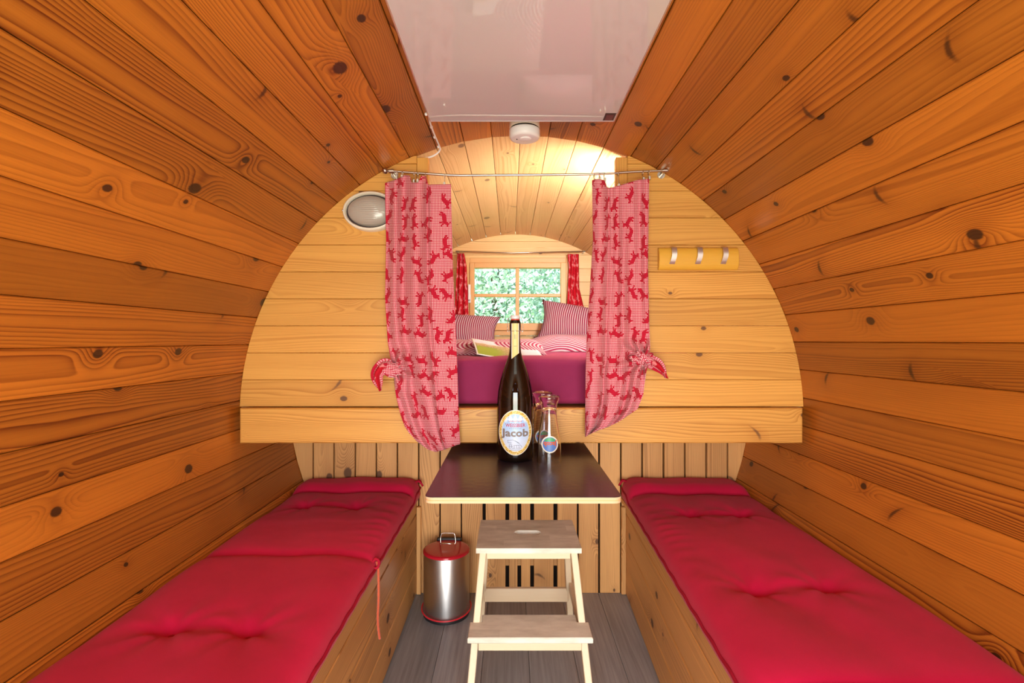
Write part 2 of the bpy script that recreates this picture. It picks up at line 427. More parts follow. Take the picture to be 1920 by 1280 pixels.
w_ceil = arc_shell('ceiling', 50, 130, 'vaulted pine plank ceiling above the white heating panel', 'ceiling')
w_left = arc_shell('wall_left', 130, 240, 'curved left wall of lengthwise orange pine planks', 'wall')
hw = RB * math.sin(R_(PITCH/2)); RC = RB * math.cos(R_(PITCH/2))
w2 = hw - .0006; ch = .0022; YS = DP + .014
def stave(ya, yb):
    return prism(bmesh.new(), [(-w2, -.024), (-w2, -ch), (-w2 + ch, 0), (w2 - ch, 0), (w2, -ch), (w2, -.024)], 1, ya - (ya + yb)/2, yb - (ya + yb)/2)
n0 = math.ceil((-56 - PH0) / PITCH); n1 = math.floor((236 - PH0) / PITCH)
protos = {}
for k in range(n0, n1 + 1):
    phi = PH0 + (k + .5) * PITCH; a = R_(phi); q = RC + random.uniform(-.0012, .0004); zc_ = Z0 + q*math.sin(a)
    par = w_right if phi < 50 else (w_ceil if phi < 130 else w_left)
    rot = (0, math.atan2(-math.cos(a), -math.sin(a)), 0)
    # above the platform, planks split at the partition; berth side carries painted lamp glow
    for (ya, yb, mat) in (((Y0, YS, W_BARREL), (YS, Y1, W_BERTH_LIT)) if zc_ > .84 else ((Y0, Y1, W_BARREL),)):
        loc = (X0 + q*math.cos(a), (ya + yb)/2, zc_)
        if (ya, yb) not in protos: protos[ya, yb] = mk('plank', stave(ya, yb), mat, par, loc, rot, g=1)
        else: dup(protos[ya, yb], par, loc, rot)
# ------------------------------------------------------------------ SETTING: clipped plank helper for the end walls
def clip_poly(xa, xb, za, zb, r, n=10):
    """rectangle cut by the barrel circle"""
    zs = [za + (zb - za) * i / n for i in range(n + 1)]
    L = [(max(xa, X0 - circ_x(z, r)), z) for z in zs]; Rr = [(min(xb, X0 + circ_x(z, r)), z) for z in zs]
    pts = []
    keep = [(l, q) for l, q in zip(L, Rr) if q[0] - l[0] > .002]
    if len(keep) < 2: return None
    def thin(s):
        out = [s[0]]
        for i in range(1, len(s) - 1):
            if abs((s[i+1][0]-s[i][0]) - (s[i][0]-s[i-1][0])) > 1e-6: out.append(s[i])
        return out + [s[-1]]
    return thin([k[1] for k in keep]) + thin([k[0] for k in keep])[::-1]
def wall_plank(name, xa, xb, za, zb, y, t, mat, par, g=0, r=RB - .0015, gap=.0006, bev=.0015):
    pts = clip_poly(xa + gap, xb - gap, za + gap, zb - gap, r)
    if not pts: return None
    cx = (min(p[0] for p in pts) + max(p[0] for p in pts)) / 2; cz = (za + zb) / 2
    b = prism(bmesh.new(), [(p[0] - cx, p[1] - cz) for p in pts], 1, 0, t, bev)
    return mk(name, b, mat, par, (cx, y, cz), g=g)
# partition in front of the sleeping berth
xl, xr = (803 - VPX) * .002, (1155 - VPX) * .002; pw = .043
wp = empty('wall_partition', (0, 0, 0)); tag(wp, 'pale pine partition with tall opening in front of the sleeping berth', 'wall', kind='structure')
zb0 = HC - (762.5 - VPY) * .002; step = .1012
for i in range(11):
    za = zb0 + i * step; zt = za + step
    wall_plank('plank', -1.1, xl - pw, za, zt, DP, .028, W_PART, wp)
    wall_plank('plank', xr + pw, 1.2, za, zt, DP, .028, W_PART, wp)
wall_plank('post', xl - pw, xl, zb0, 1.95, DP - .002, .036, W_PART, wp, g=2)
wall_plank('post', xr, xr + pw, zb0, 1.95, DP - .002, .036, W_PART, wp, g=2)
bd = wall_plank('plank', -.998, 1.078, HC - (831 - VPY)*1.885/F, HC - (765 - VPY)*1.885/F, 1.885, .032, W_PART, wp, bev=.004)
# slat wall below the berth
ws = mk('wall_lower', nbox((-1.0, DW + .030, -.045), (1.08, DW + .045, .862)), M_DARK)
tag(ws, 'upright larch slats with dark gaps under the berth', 'wall', kind='structure')
ks = DW / F
edges = [(544, 587), (587, 626), (626, 666), (666, 705.5), (705.5, 745), (745, 785), (785, 825), (825, 865), (865, 906), (909.5, 949), (953.5, 971.5), (976, 995.5), (1000, 1039), (1044, 1083), (1084, 1123), (1124, 1164), (1164.5, 1204), (1204.5, 1244), (1244.5, 1284), (1284.5, 1324), (1324.5, 1364), (1364.5, 1404)]
for a, b in edges:
    zt = .862; zl = -.008
    xa, xb_ = (a - VPX)*ks, (b - VPX)*ks
    wall_plank('slat', xa, xb_, zl, zt, DW, .022, W_SLAT, ws, g=2, gap=.0030, bev=.0015)
mk('cross_rail', nbox((-.13, DW + .022, .115), (.22, DW + .030, .150)), W_SLAT, ws, g=0)
# berth platform
tag(mk('berth_platform', nbox((-.98, DP + .001, .866), (1.06, DF - .01, .905), .002), W_PART, g=0), 'wooden platform that carries the burgundy mattress', 'bed base')
# back wall with window
wb = empty('wall_back', (0, 0, 0)); tag(wb, 'pine end wall painted lamplit pale around the small window', 'wall', kind='structure')
wx0, wx1, wz0, wz1 = (872 - VPX)*DF/F, (1070 - VPX)*DF/F, 1.195, HC + (638 - 484)*DF/F
zz = .90; bp = .098
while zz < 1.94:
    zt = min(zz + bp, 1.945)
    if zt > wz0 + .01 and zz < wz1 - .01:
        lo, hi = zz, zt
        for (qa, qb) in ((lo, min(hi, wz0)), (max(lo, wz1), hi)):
            if qb - qa > .01: wall_plank('plank', wx0, wx1, qa, qb, DF, .03, W_BERTH_LIT, wb)
        wall_plank('plank', -1.1, wx0, lo, hi, DF, .03, W_BERTH_LIT, wb); wall_plank('plank', wx1, 1.2, lo, hi, DF, .03, W_BERTH_LIT, wb)
    else: wall_plank('plank', -1.1, 1.2, zz, zt, DF, .03, W_BERTH_LIT, wb)
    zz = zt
bm = bmesh.new()
wall_plank('lower_panel', -1.1, 1.2, -.19, .90, DF, .03, W_BERTH_LIT, wb)
# window
win = empty('window_1', ((wx0 + wx1)/2, DF, (wz0 + wz1)/2)); tag(win, 'small four pane spruce window above the pillows', 'window', kind='structure')
Wm = Vector(win.location)
def wpart(name, lo, hi, mat, bev=.003, par=None, g=0):
    c = (Vector(lo) + Vector(hi)) / 2
    o = mk(name, cbox(Vector(hi) - Vector(lo), bev), mat, par or win, c - Wm if par is None else c - Wm - par.location, g=g); return o
fo = .036; y0w = DF - .022
wpart('frame', (wx0, y0w, wz0), (wx0 + fo, DF + .06, wz1), W_WIN, g=2); wpart('frame', (wx1 - fo, y0w, wz0), (wx1, DF + .06, wz1), W_WIN, g=2)
wpart('frame', (wx0 + fo, y0w, wz1 - fo), (wx1 - fo, DF + .06, wz1), W_WIN); wpart('frame', (wx0 + fo, y0w, wz0), (wx1 - fo, DF + .06, wz0 + fo), W_WIN)
gx0, gx1, gz0, gz1 = (890 - VPX)*DF/F, (1050.5 - VPX)*DF/F, HC + (638 - 606)*DF/F, HC + (638 - 503)*DF/F
ys = DF - .036
wpart('sash', (wx0 + fo, ys, wz0 + fo), (gx0, DF + .03, wz1 - fo), W_WIN, g=2); wpart('sash', (gx1, ys, wz0 + fo), (wx1 - fo, DF + .03, wz1 - fo), W_WIN, g=2)
wpart('sash', (gx0, ys, gz1), (gx1, DF + .03, wz1 - fo), W_WIN); wpart('sash', (gx0, ys, wz0 + fo), (gx1, DF + .03, gz0), W_WIN)
mx, mz = (970 - VPX)*DF/F, HC + (638 - 554)*DF/F; mw = .013
wpart('muntin', (mx - mw, ys + .008, gz0), (mx + mw, DF + .025, gz1), W_WIN, g=2)
wpart('muntin', (gx0, ys + .010, mz - mw*.85), (mx - mw, DF + .025, mz + mw*.85), W_WIN); wpart('muntin', (mx + mw, ys + .010, mz - mw*.85), (gx1, DF + .025, mz + mw*.85), W_WIN)
for (a, b) in ((gx0, mx - mw), (mx + mw, gx1)):
    for (c, d) in ((gz0, mz - mw*.85), (mz + mw*.85, gz1)):
        wpart('pane', (a, DF + .002, c), (b, DF + .006, d), M_PANE, 0)
hp = P(880.5, 552, DF - .04)
bm = nbox((-.010, -.006, -.03), (.010, 0, .03), .002); box(bm, (-.007, -.028, -.012), (.007, -.006, .012), .002); box(bm, (-.009, -.036, -.01), (.009, -.026, .10), .004, 2)
mk('window_handle', bm, M_WHITE, win, Vector((hp.x, ys, hp.z - .03)) - Wm)
# front end wall around the open doorway (behind the camera), lintel lowered to shade the near ceiling
wf = empty('wall_front', (0, 0, 0)); tag(wf, 'pine end wall around the open doorway behind the viewer', 'wall', kind='structure')
for a, b, c, d in ((-1.1, -.62, -.2, 1.95), (.70, 1.2, -.2, 1.95), (-.62, .70, 1.42, 1.95)):
    wall_plank('plank', a, b, c, d, -.655, .03, W_PART, wf, g=2)
# outside ground
tag(mk('ground', nbox((-30, -30, -.75), (30, 40, -.70)), M_GRASS), 'green meadow outside the window', 'ground', kind='structure')
# ------------------------------------------------------------------ BENCHES
def bench(name, side, label):
    """side -1 left, +1 right; front face runs along the aisle"""
    b = empty(name, (0, 0, 0)); tag(b, label, 'bench', group=None)
    if side < 0: f = lambda y: -.431 + .002*(y - 1.7)
    else: f = lambda y: .528 - .0385*(DW - y)
    ya, yb = .15, DW - .002; ang = math.atan2(f(yb) - f(ya), yb - ya); L = math.hypot(yb - ya, f(yb) - f(ya))
    mid = ((f(ya) + f(yb))/2, (ya + yb)/2); rz = -ang
    hs = [(.002, .122), (.122, .247), (.247, .368), (.368, .438)]
    for a, c in hs:
        o = mk('plank', cbox((.020, L, c - a - .0045), .003), W_BENCH, b, (mid[0] + side*.010, mid[1], (a + c)/2), (0, 0, rz), g=1)
    # seat boards, running to the barrel wall
    for i in range(4):
        n = 4; xa = abs(mid[0] - X0) + .022 + i*.118
        xb = min(xa + .117, .955)
        if xb - xa < .02: continue
        mk('seat_board', cbox((xb - xa, L - .01, .018), .002), W_BENCH, b, (X0 + side*(xa + xb)/2, mid[1], .429), (0, 0, 0), g=1)
    # corner batten at the slat wall
    xx = f(DW) - side*.011
    mk('corner_batten', nbox((xx - .010, DW - .024, .002), (xx + .010, DW - .002, .40), .002), W_SLAT, b, g=2)
    return b
bench('bench', -1, 'pine plank bench under the left red cushion')
bench('bench.001', 1, 'pine plank bench under the right red cushion')
# ------------------------------------------------------------------ SEAT CUSHIONS
def cushion(name, side, label, segs, tufts, ya, yb, strip):
    zc, T = .440, .080
    def xin(y): return (-.412 if side < 0 else .508 - .036*(DW - y))
    def xout(z, y): return X0 + side*(circ_x(z) - .006)
    rnd = random.Random(3 + side)
    waves = [(rnd.uniform(4, 16), rnd.uniform(4, 16), rnd.uniform(0, 6.3), rnd.uniform(.0006, .0016)) for _ in range(9)]
    def top(s, y):
        # s 0 inner .. 1 outer
        e = 2*s - 1; env = max(0, 1 - abs(e)**9)**.45
        sg = 1.0
        for a, b_ in segs:
            if a <= y <= b_:
                q = 2*(y - a)/(b_ - a) - 1; sg = max(0, 1 - abs(q)**(14 if b_ - a > .4 else 5))**.45
        x = xin(y) + s*(xout(.5, y) - xin(y))
        h = .026 + .054*env*(.55 + .45*sg)
        for row in tufts:
            xs, ty = row
            for tx in xs:
                r2 = ((x - tx)**2 + (y - ty)**2); h -= .014*math.exp(-r2/.0010) + .008*math.exp(-r2/.012)
                th = math.atan2(y - ty, x - tx); h += .0030*math.sin(7*th + tx*9)*math.exp(-r2/.016)*min(1, r2/.0015)
            if len(xs) > 1 or True:
                inside = sm(min(xs) - .14, min(xs) - .02, x) * (1 - sm(max(xs) + .02, max(xs) + .14, x))
                sag = .012*math.sin((x - min(xs))*math.pi/max(.05, max(xs) - min(xs)))**2 if len(xs) > 1 and min(xs) < x < max(xs) else 0
                h -= .0085*math.exp(-((y - ty - sag*1.3)/.017)**2)*inside*env
        h += .020*sm(strip - .02, strip + .06, y)
        for fx, fy, p_, am in waves: h += am*math.sin(fx*x*2 + fy*y + p_)*env
        # short tension wrinkles along the aisle edge
        h += .0022*math.sin(y*95 + 3*math.sin(y*11))*math.exp(-((s - .10)/.07)**2)*sm(0, .04, s)*(.5 + .5*math.sin(y*4.1))
        return x, h
    bm = bmesh.new(); nu, nv = 72, 210
    rows = []
    for j in range(nv + 1):
        # denser sampling is not needed: even rows
        y = ya + (yb - ya)*j/nv; row = []
        ee = min(1, max(0, min(y - ya, yb - y)/.02))**.5
        x, _ = top(0, y); xo = xout(.45, y)
        row.append((x + side*.012, y, zc)); row.append((x + side*.002, y, zc + .006)); 
        for i in range(nu + 1):
            e = (2*i/nu - 1); s = .5 + .5*(math.sin(e*math.pi/2)*.35 + e*.65)
            x, h = top(s, y); row.append((x, y, zc + max(.012, h*(.35 + .65*ee))))
        row.append((xo - side*.004, y, zc + .006)); row.append((xo - side*.02, y, zc))
        rows.append([bm.verts.new(p) for p in row])
    n = len(rows[0])
    for a, b_ in zip(rows, rows[1:]):
        for i in range(n):
            k = (i + 1) % n; bm.faces.new((a[i], a[k], b_[k], b_[i]))
    bm.faces.new(rows[0][::-1]); bm.faces.new(rows[-1])
    o = mk(name, bm, M_RED, smooth=True); tag(o, label, 'cushion')
    # piping along the aisle edge, the seams and the far strip
    b = bmesh.new()
    pts = []
    for j in range(100):
        y = ya + .01 + (yb - ya - .02)*j/99; x, h = top(.0, y); pts.append((x - side*.001, y, zc + h + .002*math.sin(y*60)))
    tube(b, pts, .0045, 6); mk('piping', b, M_REDDARK, o, smooth=True)
    b = bmesh.new()
    pts = []
    for i in range(60):
        s = .035 + .93*i/59; x, h = top(s, strip); pts.append((x, strip + .004*math.sin(s*7), zc + h + .003))
    tube(b, pts, .0055, 6); mk('piping', b, M_REDDARK, o, smooth=True)
    for y in [a for a, b_ in segs[1:] if abs(a - strip) > .05]:
        b = bmesh.new(); pts = []
        for i in range(60):
            s = .03 + .94*i/59; x, h = top(s, y); pts.append((x, y, zc + h + .0005))
        tube(b, pts, .003, 6); mk('seam', b, M_REDDARK, o, smooth=True)
    for xs, ty in tufts:
        for tx in xs:
            s = (tx - xin(ty))/(xout(.5, ty) - xin(ty)); x, h = top(s, ty)
            b = bmesh.new(); bmesh.ops.create_uvsphere(b, u_segments=10, v_segments=6, radius=.007)
            for v in b.verts: v.co.z *= .45
            mk('tuft', b, M_REDDARK, o, (x, ty, zc + h + .001), smooth=True)
    # tie ribbons at the far corner
    for k in range(2):
        b = bmesh.new(); x, h = top(0.02, yb - .02)
        pts = smooth_path([(x + side*.01, yb - .03, zc + h), (x - side*.012, yb - .035 - .01*k, zc + h + .012), (x - side*(.022 + .008*k), yb - .045, zc + h + .002 - .012*k)], 4)
        tube(b, pts, [.007 - .003*i/len(pts) for i in range(len(pts))], 6); mk('tie_ribbon', b, M_REDDARK, o, smooth=True)
    return o, top, zc
cl, ctop, zc = cushion('seat_cushion', -1, 'red tufted bench cushion on the left with hanging orange cord', [(.15, .80), (.80, 1.555), (1.555, 2.19), (2.19, 2.345)],
    [([-.804, -.603], 2.01), ([-.765, -.592], 1.155)], .15, 2.345, 2.19)
cr, _, _ = cushion('seat_cushion.001', 1, 'red tufted bench cushion on the right reaching under the berth', [(.15, .965), (.965, 2.17), (2.17, 2.345)],
    [([.675, .865], 1.915), ([.645, .830], 1.347)], .15, 2.345, 2.17)
cl_x, cl_h = ctop(0, 1.555)
b = bmesh.new(); pts = smooth_path([(cl_x + .004, 1.565, zc + .045), (cl_x + .010, 1.558, zc + .02), (cl_x + .012, 1.553, .38), (cl_x + .010, 1.552, .31), (cl_x + .016, 1.552, .255)], 8)
tube(b, pts, [.0035 + .0010*(i % 2) for i in range(len(pts))], 6); mk('hanging_cord', b, M_CORD, cl, smooth=True)['label'] = 'orange braided cord hanging over the bench edge'
b = bmesh.new(); tube(b, [Vector((cl_x + .002, 1.560, zc + .04)) + Vector((.010*math.cos(t), .006*math.sin(t), .012*math.sin(t))) for t in [i*2*math.pi/12 for i in range(12)]], .0045, 6, closed=True); mk('cord_knot', b, M_REDDARK, cl, smooth=True)
for s in (.62, .22):
    x, h = ctop(s, 2.19)
    b = bmesh.new(); tube(b, [(x - .02, 2.186, zc + h + .006), (x + .02, 2.186, zc + h + .006)], .006, 8); mk('cord_stop', b, M_BLACK, cl, smooth=True)
# ------------------------------------------------------------------ TABLE
zt = .754; tx0, tx1, ty0, ty1 = (795 - VPX)*1.328/F, (1167.5 - VPX)*1.328/F, 1.328, DW - .001
tb = empty('folding_table', ((tx0 + tx1)/2, (ty0 + ty1)/2, zt - .017)); tag(tb, 'black topped plywood table reaching out from under the berth', 'table')
def rrect(x0, x1, y0, y1, r):
    pts = [(x0, y1), ]
    for k in range(7):
        a = math.pi + k/6*math.pi/2; pts.append((x0 + r + r*math.cos(a), y0 + r + r*math.sin(a)))
    for k in range(7):
        a = 1.5*math.pi + k/6*math.pi/2; pts.append((x1 - r + r*math.cos(a), y0 + r + r*math.sin(a)))
    pts.append((x1, y1)); return pts
tl = Vector(tb.location)
def tbpart(name, bm, mat, g=None): 
    bmesh.ops.translate(bm, verts=bm.verts[:], vec=-tl); return mk(name, bm, mat, tb, g=g)
pr = rrect(tx0, tx1, ty0, ty1, .022)
tbpart('plywood_core', prism(bmesh.new(), pr, 2, zt - .017, zt - .0016), M_PLY, 0)
tbpart('plywood_edge_veneer', prism(bmesh.new(), rrect(tx0 - .0004, tx1 + .0004, ty0 - .0004, ty1, .0222), 2, zt - .0105, zt - .0080), W_WIN, 0)
tbpart('black_top', prism(bmesh.new(), pr, 2, zt - .0016, zt, .0006), M_BLACKTOP)
tbpart('wall_cleat', nbox((tx0 + .04, DW - .05, zt - .07), (tx1 - .04, DW - .001, zt - .017), .003), W_SLAT, 0)
for xx in (tx0 + .06, tx1 - .08):
    tbpart('runner', nbox((xx, ty0 + .35, zt - .037), (xx + .02, DW - .05, zt - .017), .002), W_SLAT, 1)
# ------------------------------------------------------------------ BOTTLE
bx, by = .0165, 1.757; bz = zt + .0002
bo = empty('beer_bottle', (bx, by, bz)); tag(bo, 'large dark swing top beer bottle with oval blue label on the table', 'bottle')
bprof = [(0, .052), (.002, .058), (.008, .0618), (.02, .0628), (.18, .0628), (.205, .0622), (.235, .0592), (.271, .0520), (.295, .0445), (.312, .0385), (.337, .0285), (.352, .0236), (.366, .0204), (.39, .0184), (.42, .0172), (.436, .0170), (.440, .0192), (.455, .0196), (.468, .0186), (.474, .0172), (.475, .014)]
def brad(h):
    return tab(bprof[2:], h)
mk('bottle_glass', lathe(bmesh.new(), bprof, 56), M_BOTTLE, bo, smooth=True, angle=50)
def wrap(x, h, e=.0009):
    r = brad(h) + e; a = math.asin(max(-1, min(1, x / r))); return Vector((r*math.sin(a), -r*math.cos(a), h))
LH, LA, LB = .1005, .0555, .0755
def ellipse_patch(name, rx0, rx1, mat, par, e, hc=LH, ax=LA, az=LB, wr=wrap, n=48, rings=5):
    bm = bmesh.new(); l = bm.loops.layers.uv.verify(); V = []
    for j in range(rings + 1):
        q = rx0 + (rx1 - rx0)*j/rings; V.append([(q*ax*math.cos(2*math.pi*i/n), q*az*math.sin(2*math.pi*i/n)) for i in range(n)])
    VV = [[bm.verts.new(wr(p[0], hc + p[1], e)) for p in row] for row in V]
    for j in range(rings):
        for i in range(n):
            k = (i + 1) % n; f = bm.faces.new((VV[j][i], VV[j][k], VV[j+1][k], VV[j+1][i]))
            for lp, (jj, ii) in zip(f.loops, ((j, i), (j, k), (j+1, k), (j+1, i))): lp[l].uv = V[jj][ii]
    if rx0 == 0:
        bmesh.ops.remove_doubles(bm, verts=bm.verts[:], dist=1e-6)
    bmesh.ops.recalc_face_normals(bm, faces=bm.faces[:])
    return mk(name, bm, mat, par, smooth=True)
lab = ellipse_patch('oval_label', 0, 1.0, M_PAPER, bo, .0005)
ellipse_patch('gold_border', .83, .97, M_GOLD, lab, .0009, rings=2)
ellipse_patch('label_print', 0, .81, M_LABEL, lab, .0009)
def text_bm(s, size, bold=0.0, sx=1.0, ext=0):
    cu = bpy.data.curves.new('lettering', 'FONT'); cu.body = s; cu.size = size; cu.align_x = 'CENTER'; cu.align_y = 'CENTER'; cu.offset = bold; cu.resolution_u = 2
    ob = bpy.data.objects.new('lettering', cu); C.objects.link(ob); dg = bpy.context.evaluated_depsgraph_get()
    me = bpy.data.meshes.new_from_object(ob.evaluated_get(dg)); bpy.data.objects.remove(ob); bpy.data.curves.remove(cu)
    bm = bmesh.new(); bm.from_mesh(me); bpy.data.meshes.remove(me)
    bmesh.ops.subdivide_edges(bm, edges=[e for e in bm.edges if e.calc_length() > size*.3], cuts=2)
    bmesh.ops.triangulate(bm, faces=bm.faces[:])
    for v in bm.verts: v.co.x *= sx
    return bm
def lettering(s, size, x, h, mat, par, e=.0014, bold=0.0, sx=1.0, wr=wrap, flip=False):
    bm = text_bm(s, size, bold, sx)
    for v in bm.verts:
        c = (-v.co.x, -v.co.y) if flip else (v.co.x, v.co.y)
        v.co = wr(x + c[0], h + c[1], e)
    return mk('lettering', bm, mat, par, smooth='keep')
lettering('WEISSBIER', .0165, 0, LH + .0235, M_INKRED, lab, bold=.0002, sx=.86)
lettering('Jacob', .034, 0, LH - .002, M_INKGREY, lab, bold=.0011, sx=1.18)
def strokes(name, segs, mat, par, r=.0005, wr=wrap, e=.0012):
    bm = bmesh.new()
    for (x1, h1), (x2, h2) in segs:
        n = 3; dx, dh = x2 - x1, h2 - h1; L = math.hypot(dx, dh); nx, nh = -dh/L*r, dx/L*r
        A = [bm.verts.new(wr(x1 + dx*i/n + nx, LH + h1 + dh*i/n + nh, e)) for i in range(n+1)]; B = [bm.verts.new(wr(x1 + dx*i/n - nx, LH + h1 + dh*i/n - nh, e)) for i in range(n+1)]
        for i in range(n): bm.faces.new((A[i], A[i+1], B[i+1], B[i]))
    return tag(mk(name, bm, mat, par), kind='stuff')
sg = []
for i in range(9): sg.append(((-.022 + i*.005, .037 + .001*(i % 2)), (-.0195 + i*.005, .037 + .001*(i % 3))))
strokes('small_print', sg, M_INKRED, lab, .0011)
strokes('small_print', [((-.02 + i*.006, .0135), (-.0165 + i*.006, .0135)) for i in range(7)], M_INKGREY, lab, .0007)
dr = [((-.026, -.026), (-.008, -.024)), ((-.026, -.026), (-.024, -.034)), ((-.024, -.034), (-.012, -.034)), ((-.008, -.024), (.004, -.030)), ((.004, -.030), (.015, -.038)), ((-.020, -.040), (-.020, -.052)), ((-.020, -.052), (.02, -.051)), ((-.012, -.040), (-.012, -.051)), ((-.020, -.040), (-.011, -.040)),
      ((-.004, -.042), (-.004, -.051)), ((.004, -.041), (.004, -.050)), ((.012, -.042), (.012, -.051)), ((.016, -.040), (.022, -.048)), ((-.006, -.042), (.014, -.041)), ((-.026, -.034), (-.014, -.0335)), ((.0, -.027), (.012, -.034)), ((-.022, -.046), (-.008, -.046)), ((-.018, -.058), (.016, -.057))]
strokes('brewery_drawing', dr, M_INKBLUE, lab, .0005)
# neck label cut off at a slant
bm = bmesh.new()
def nl(u, v):
    x = (-.0128 + u*.0256); hb = .343 + u*.020; h = .464 + (hb - .464)*v
    return wrap(x, h, .0008)
grid(bm, 10, 16, nl, lambda u, v: (-.0128 + u*.0256, v))
nk = mk('neck_label', bm, M_NECK, bo, smooth=True)
bm = bmesh.new()
strokes('neck_print', [((-.003, .31), (-.003, .326)), ((.0015, .31), (.0015, .326)), ((-.005, .286), (.006, .286))], M_INKGREY, nk, .0006)
# porcelain stopper, rubber ring and wire bail
mk('rubber_ring', lathe(bmesh.new(), [(.4745, .0135), (.475, .0158), (.4785, .0158), (.479, .0135)], 28), M_RUBBER, bo, smooth=True, angle=50)
mk('porcelain_stopper', lathe(bmesh.new(), [(.479, .012), (.4795, .0156), (.484, .0162), (.4905, .0158), (.492, .0145)], 32), M_PORC, bo, smooth=True, angle=50)
bm = bmesh.new()
for s in (-1, 1):
    tube(bm, smooth_path([(s*.012, 0, .4865), (s*.0195, -.002, .485), (s*.0245, -.003, .474), (s*.0262, -.004, .455), (s*.0258, -.005, .437), (s*.0235, -.005, .4365), (s*.0205, -.004, .441)], 5), .0011, 6)
tube(bm, [(.0186*math.cos(a), .0186*math.sin(a), .438) for a in [i*2*math.pi/24 for i in range(24)]], .0011, 6, closed=True)
mk('wire_bail', bm, M_CHROME, bo, smooth=True)
# ------------------------------------------------------------------ GLASSES, upside down
def beer_glass(name, x, y, label):
    g = empty(name, (x, y, zt + .0002)); tag(g, label, 'drinking glass', group='upside down beer glasses')
    out = [(0, .0408), (.010, .0410), (.045, .0405), (.075, .0380), (.105, .0335), (.135, .0285), (.160, .0252), (.178, .0246), (.190, .0262), (.202, .0310), (.212, .0350), (.217, .0358), (.221, .0345), (.222, .030)]
    inn = [(.186, .002), (.184, .012), (.178, .0190), (.160, .0218), (.135, .0255), (.105, .0308), (.075, .0355), (.045, .0382), (.010, .0390), (0, .0392)]
    bm = lathe(bmesh.new(), out + [(.2185, .018), (.216, .0005)], 48, caps=False)
    lathe(bm, [(.1865, .0005)] + inn, 48, caps=False)
    bmesh.ops.remove_doubles(bm, verts=bm.verts[:], dist=1e-6)
    # join the two rims
    lo = [v for v in bm.verts if abs(v.co.z) < 1e-6]
    es = [e for e in bm.edges if e.is_boundary and abs(e.verts[0].co.z) < 1e-6]
    bmesh.ops.bridge_loops(bm, edges=es)
    for zq in (.1865, .216):
        ee = [e for e in bm.edges if e.is_boundary and abs(e.verts[0].co.z - zq) < 1e-4]
        if ee: bmesh.ops.contextual_create(bm, geom=ee)
    mk('glass_body', bm, M_GLASS, g, smooth=True, angle=60)
    ph = out[:]
    def wr(xx, h, e=.0009):
        r = tab(ph, h) + e; a = math.asin(max(-1, min(1, xx/r))); return Vector((r*math.sin(a), -r*math.cos(a), h))
    A = .0275; hc = .066
    lb = ellipse_patch('round_label', 0, 1, M_CREAM, g, .0004, hc, A, A, wr, 36, 4)
    ellipse_patch('blue_field', 0, .86, M_BLUE, lb, .0007, hc, A, A, wr, 36, 4)
    bm = bmesh.new(); grid(bm, 12, 4, lambda u, v: wr((-1 + 2*u)*A*(.62 + .0*v), hc + .010 + v*(A*.80*math.sqrt(max(0, 1 - ((-1 + 2*u)*.78)**2)) - .010), .0010)); mk('green_field', bm, M_GREEN, lb, smooth=True)
    lettering('Jacob', .0205, 0, hc + .002, M_INKORANGE, lb, .0014, .0007, .95, wr, True)
    return g
beer_glass('beer_glass', (1029.5 - VPX)*1.71/F, 1.71, 'upturned empty beer glass with round label, the nearer of two, standing clear of the bottle')
beer_glass('beer_glass.001', (1017 - VPX)*1.835/F, 1.835, 'upturned empty beer glass behind the nearer one, half hidden by the bottle')
# ------------------------------------------------------------------ PEDAL BIN
bn = empty('pedal_bin', (-.272, 2.18, 0.0)); tag(bn, 'brushed steel pedal bin with red lid beside the step stool', 'bin')
mk('base_ring', lathe(bmesh.new(), [(.0005, .090), (.002, .0975), (.012, .0985), (.016, .097)], 48), M_BLACK, bn, smooth=True, angle=40)
mk('body', lathe(bmesh.new(), [(.016, .0965), (.262, .0965), (.2645, .095)], 56), M_STEEL, bn, smooth=True, angle=40)
mk('lid', lathe(bmesh.new(), [(.2645, .094), (.2648, .0985), (.270, .0990), (.2745, .0970), (.2765, .088), (.2775, .05), (.278, .001)], 56), M_LID, bn, smooth=True, angle=60)
mk('lid_hinge', nbox((-.055, .088, .255), (.055, .108, .284), .006, 2), M_BLACK, bn)
bm = bmesh.new(); tube(bm, smooth_path([(-.031, .045, .277), (-.032, .05, .300), (-.028, .052, .316), (-.018, .053, .320), (.018, .053, .320), (.028, .052, .316), (.032, .05, .300), (.031, .045, .277), (.0, .043, .2785), (-.031, .045, .277)], 4), .0019, 6)
mk('carry_handle', bm, M_CHROME, bn, smooth=True)
bm = bmesh.new(); pts = []
for i in range(29):
    a = R_(160 + 220*i/28); pts.append((.104*math.cos(a), .104*math.sin(a), .030 - .010*math.sin(a)*-1 + .012*math.cos(a)*0))
tube(bm, pts, .0033, 8); mk('pedal_ring', bm, M_REDWIRE, bn, smooth=True)
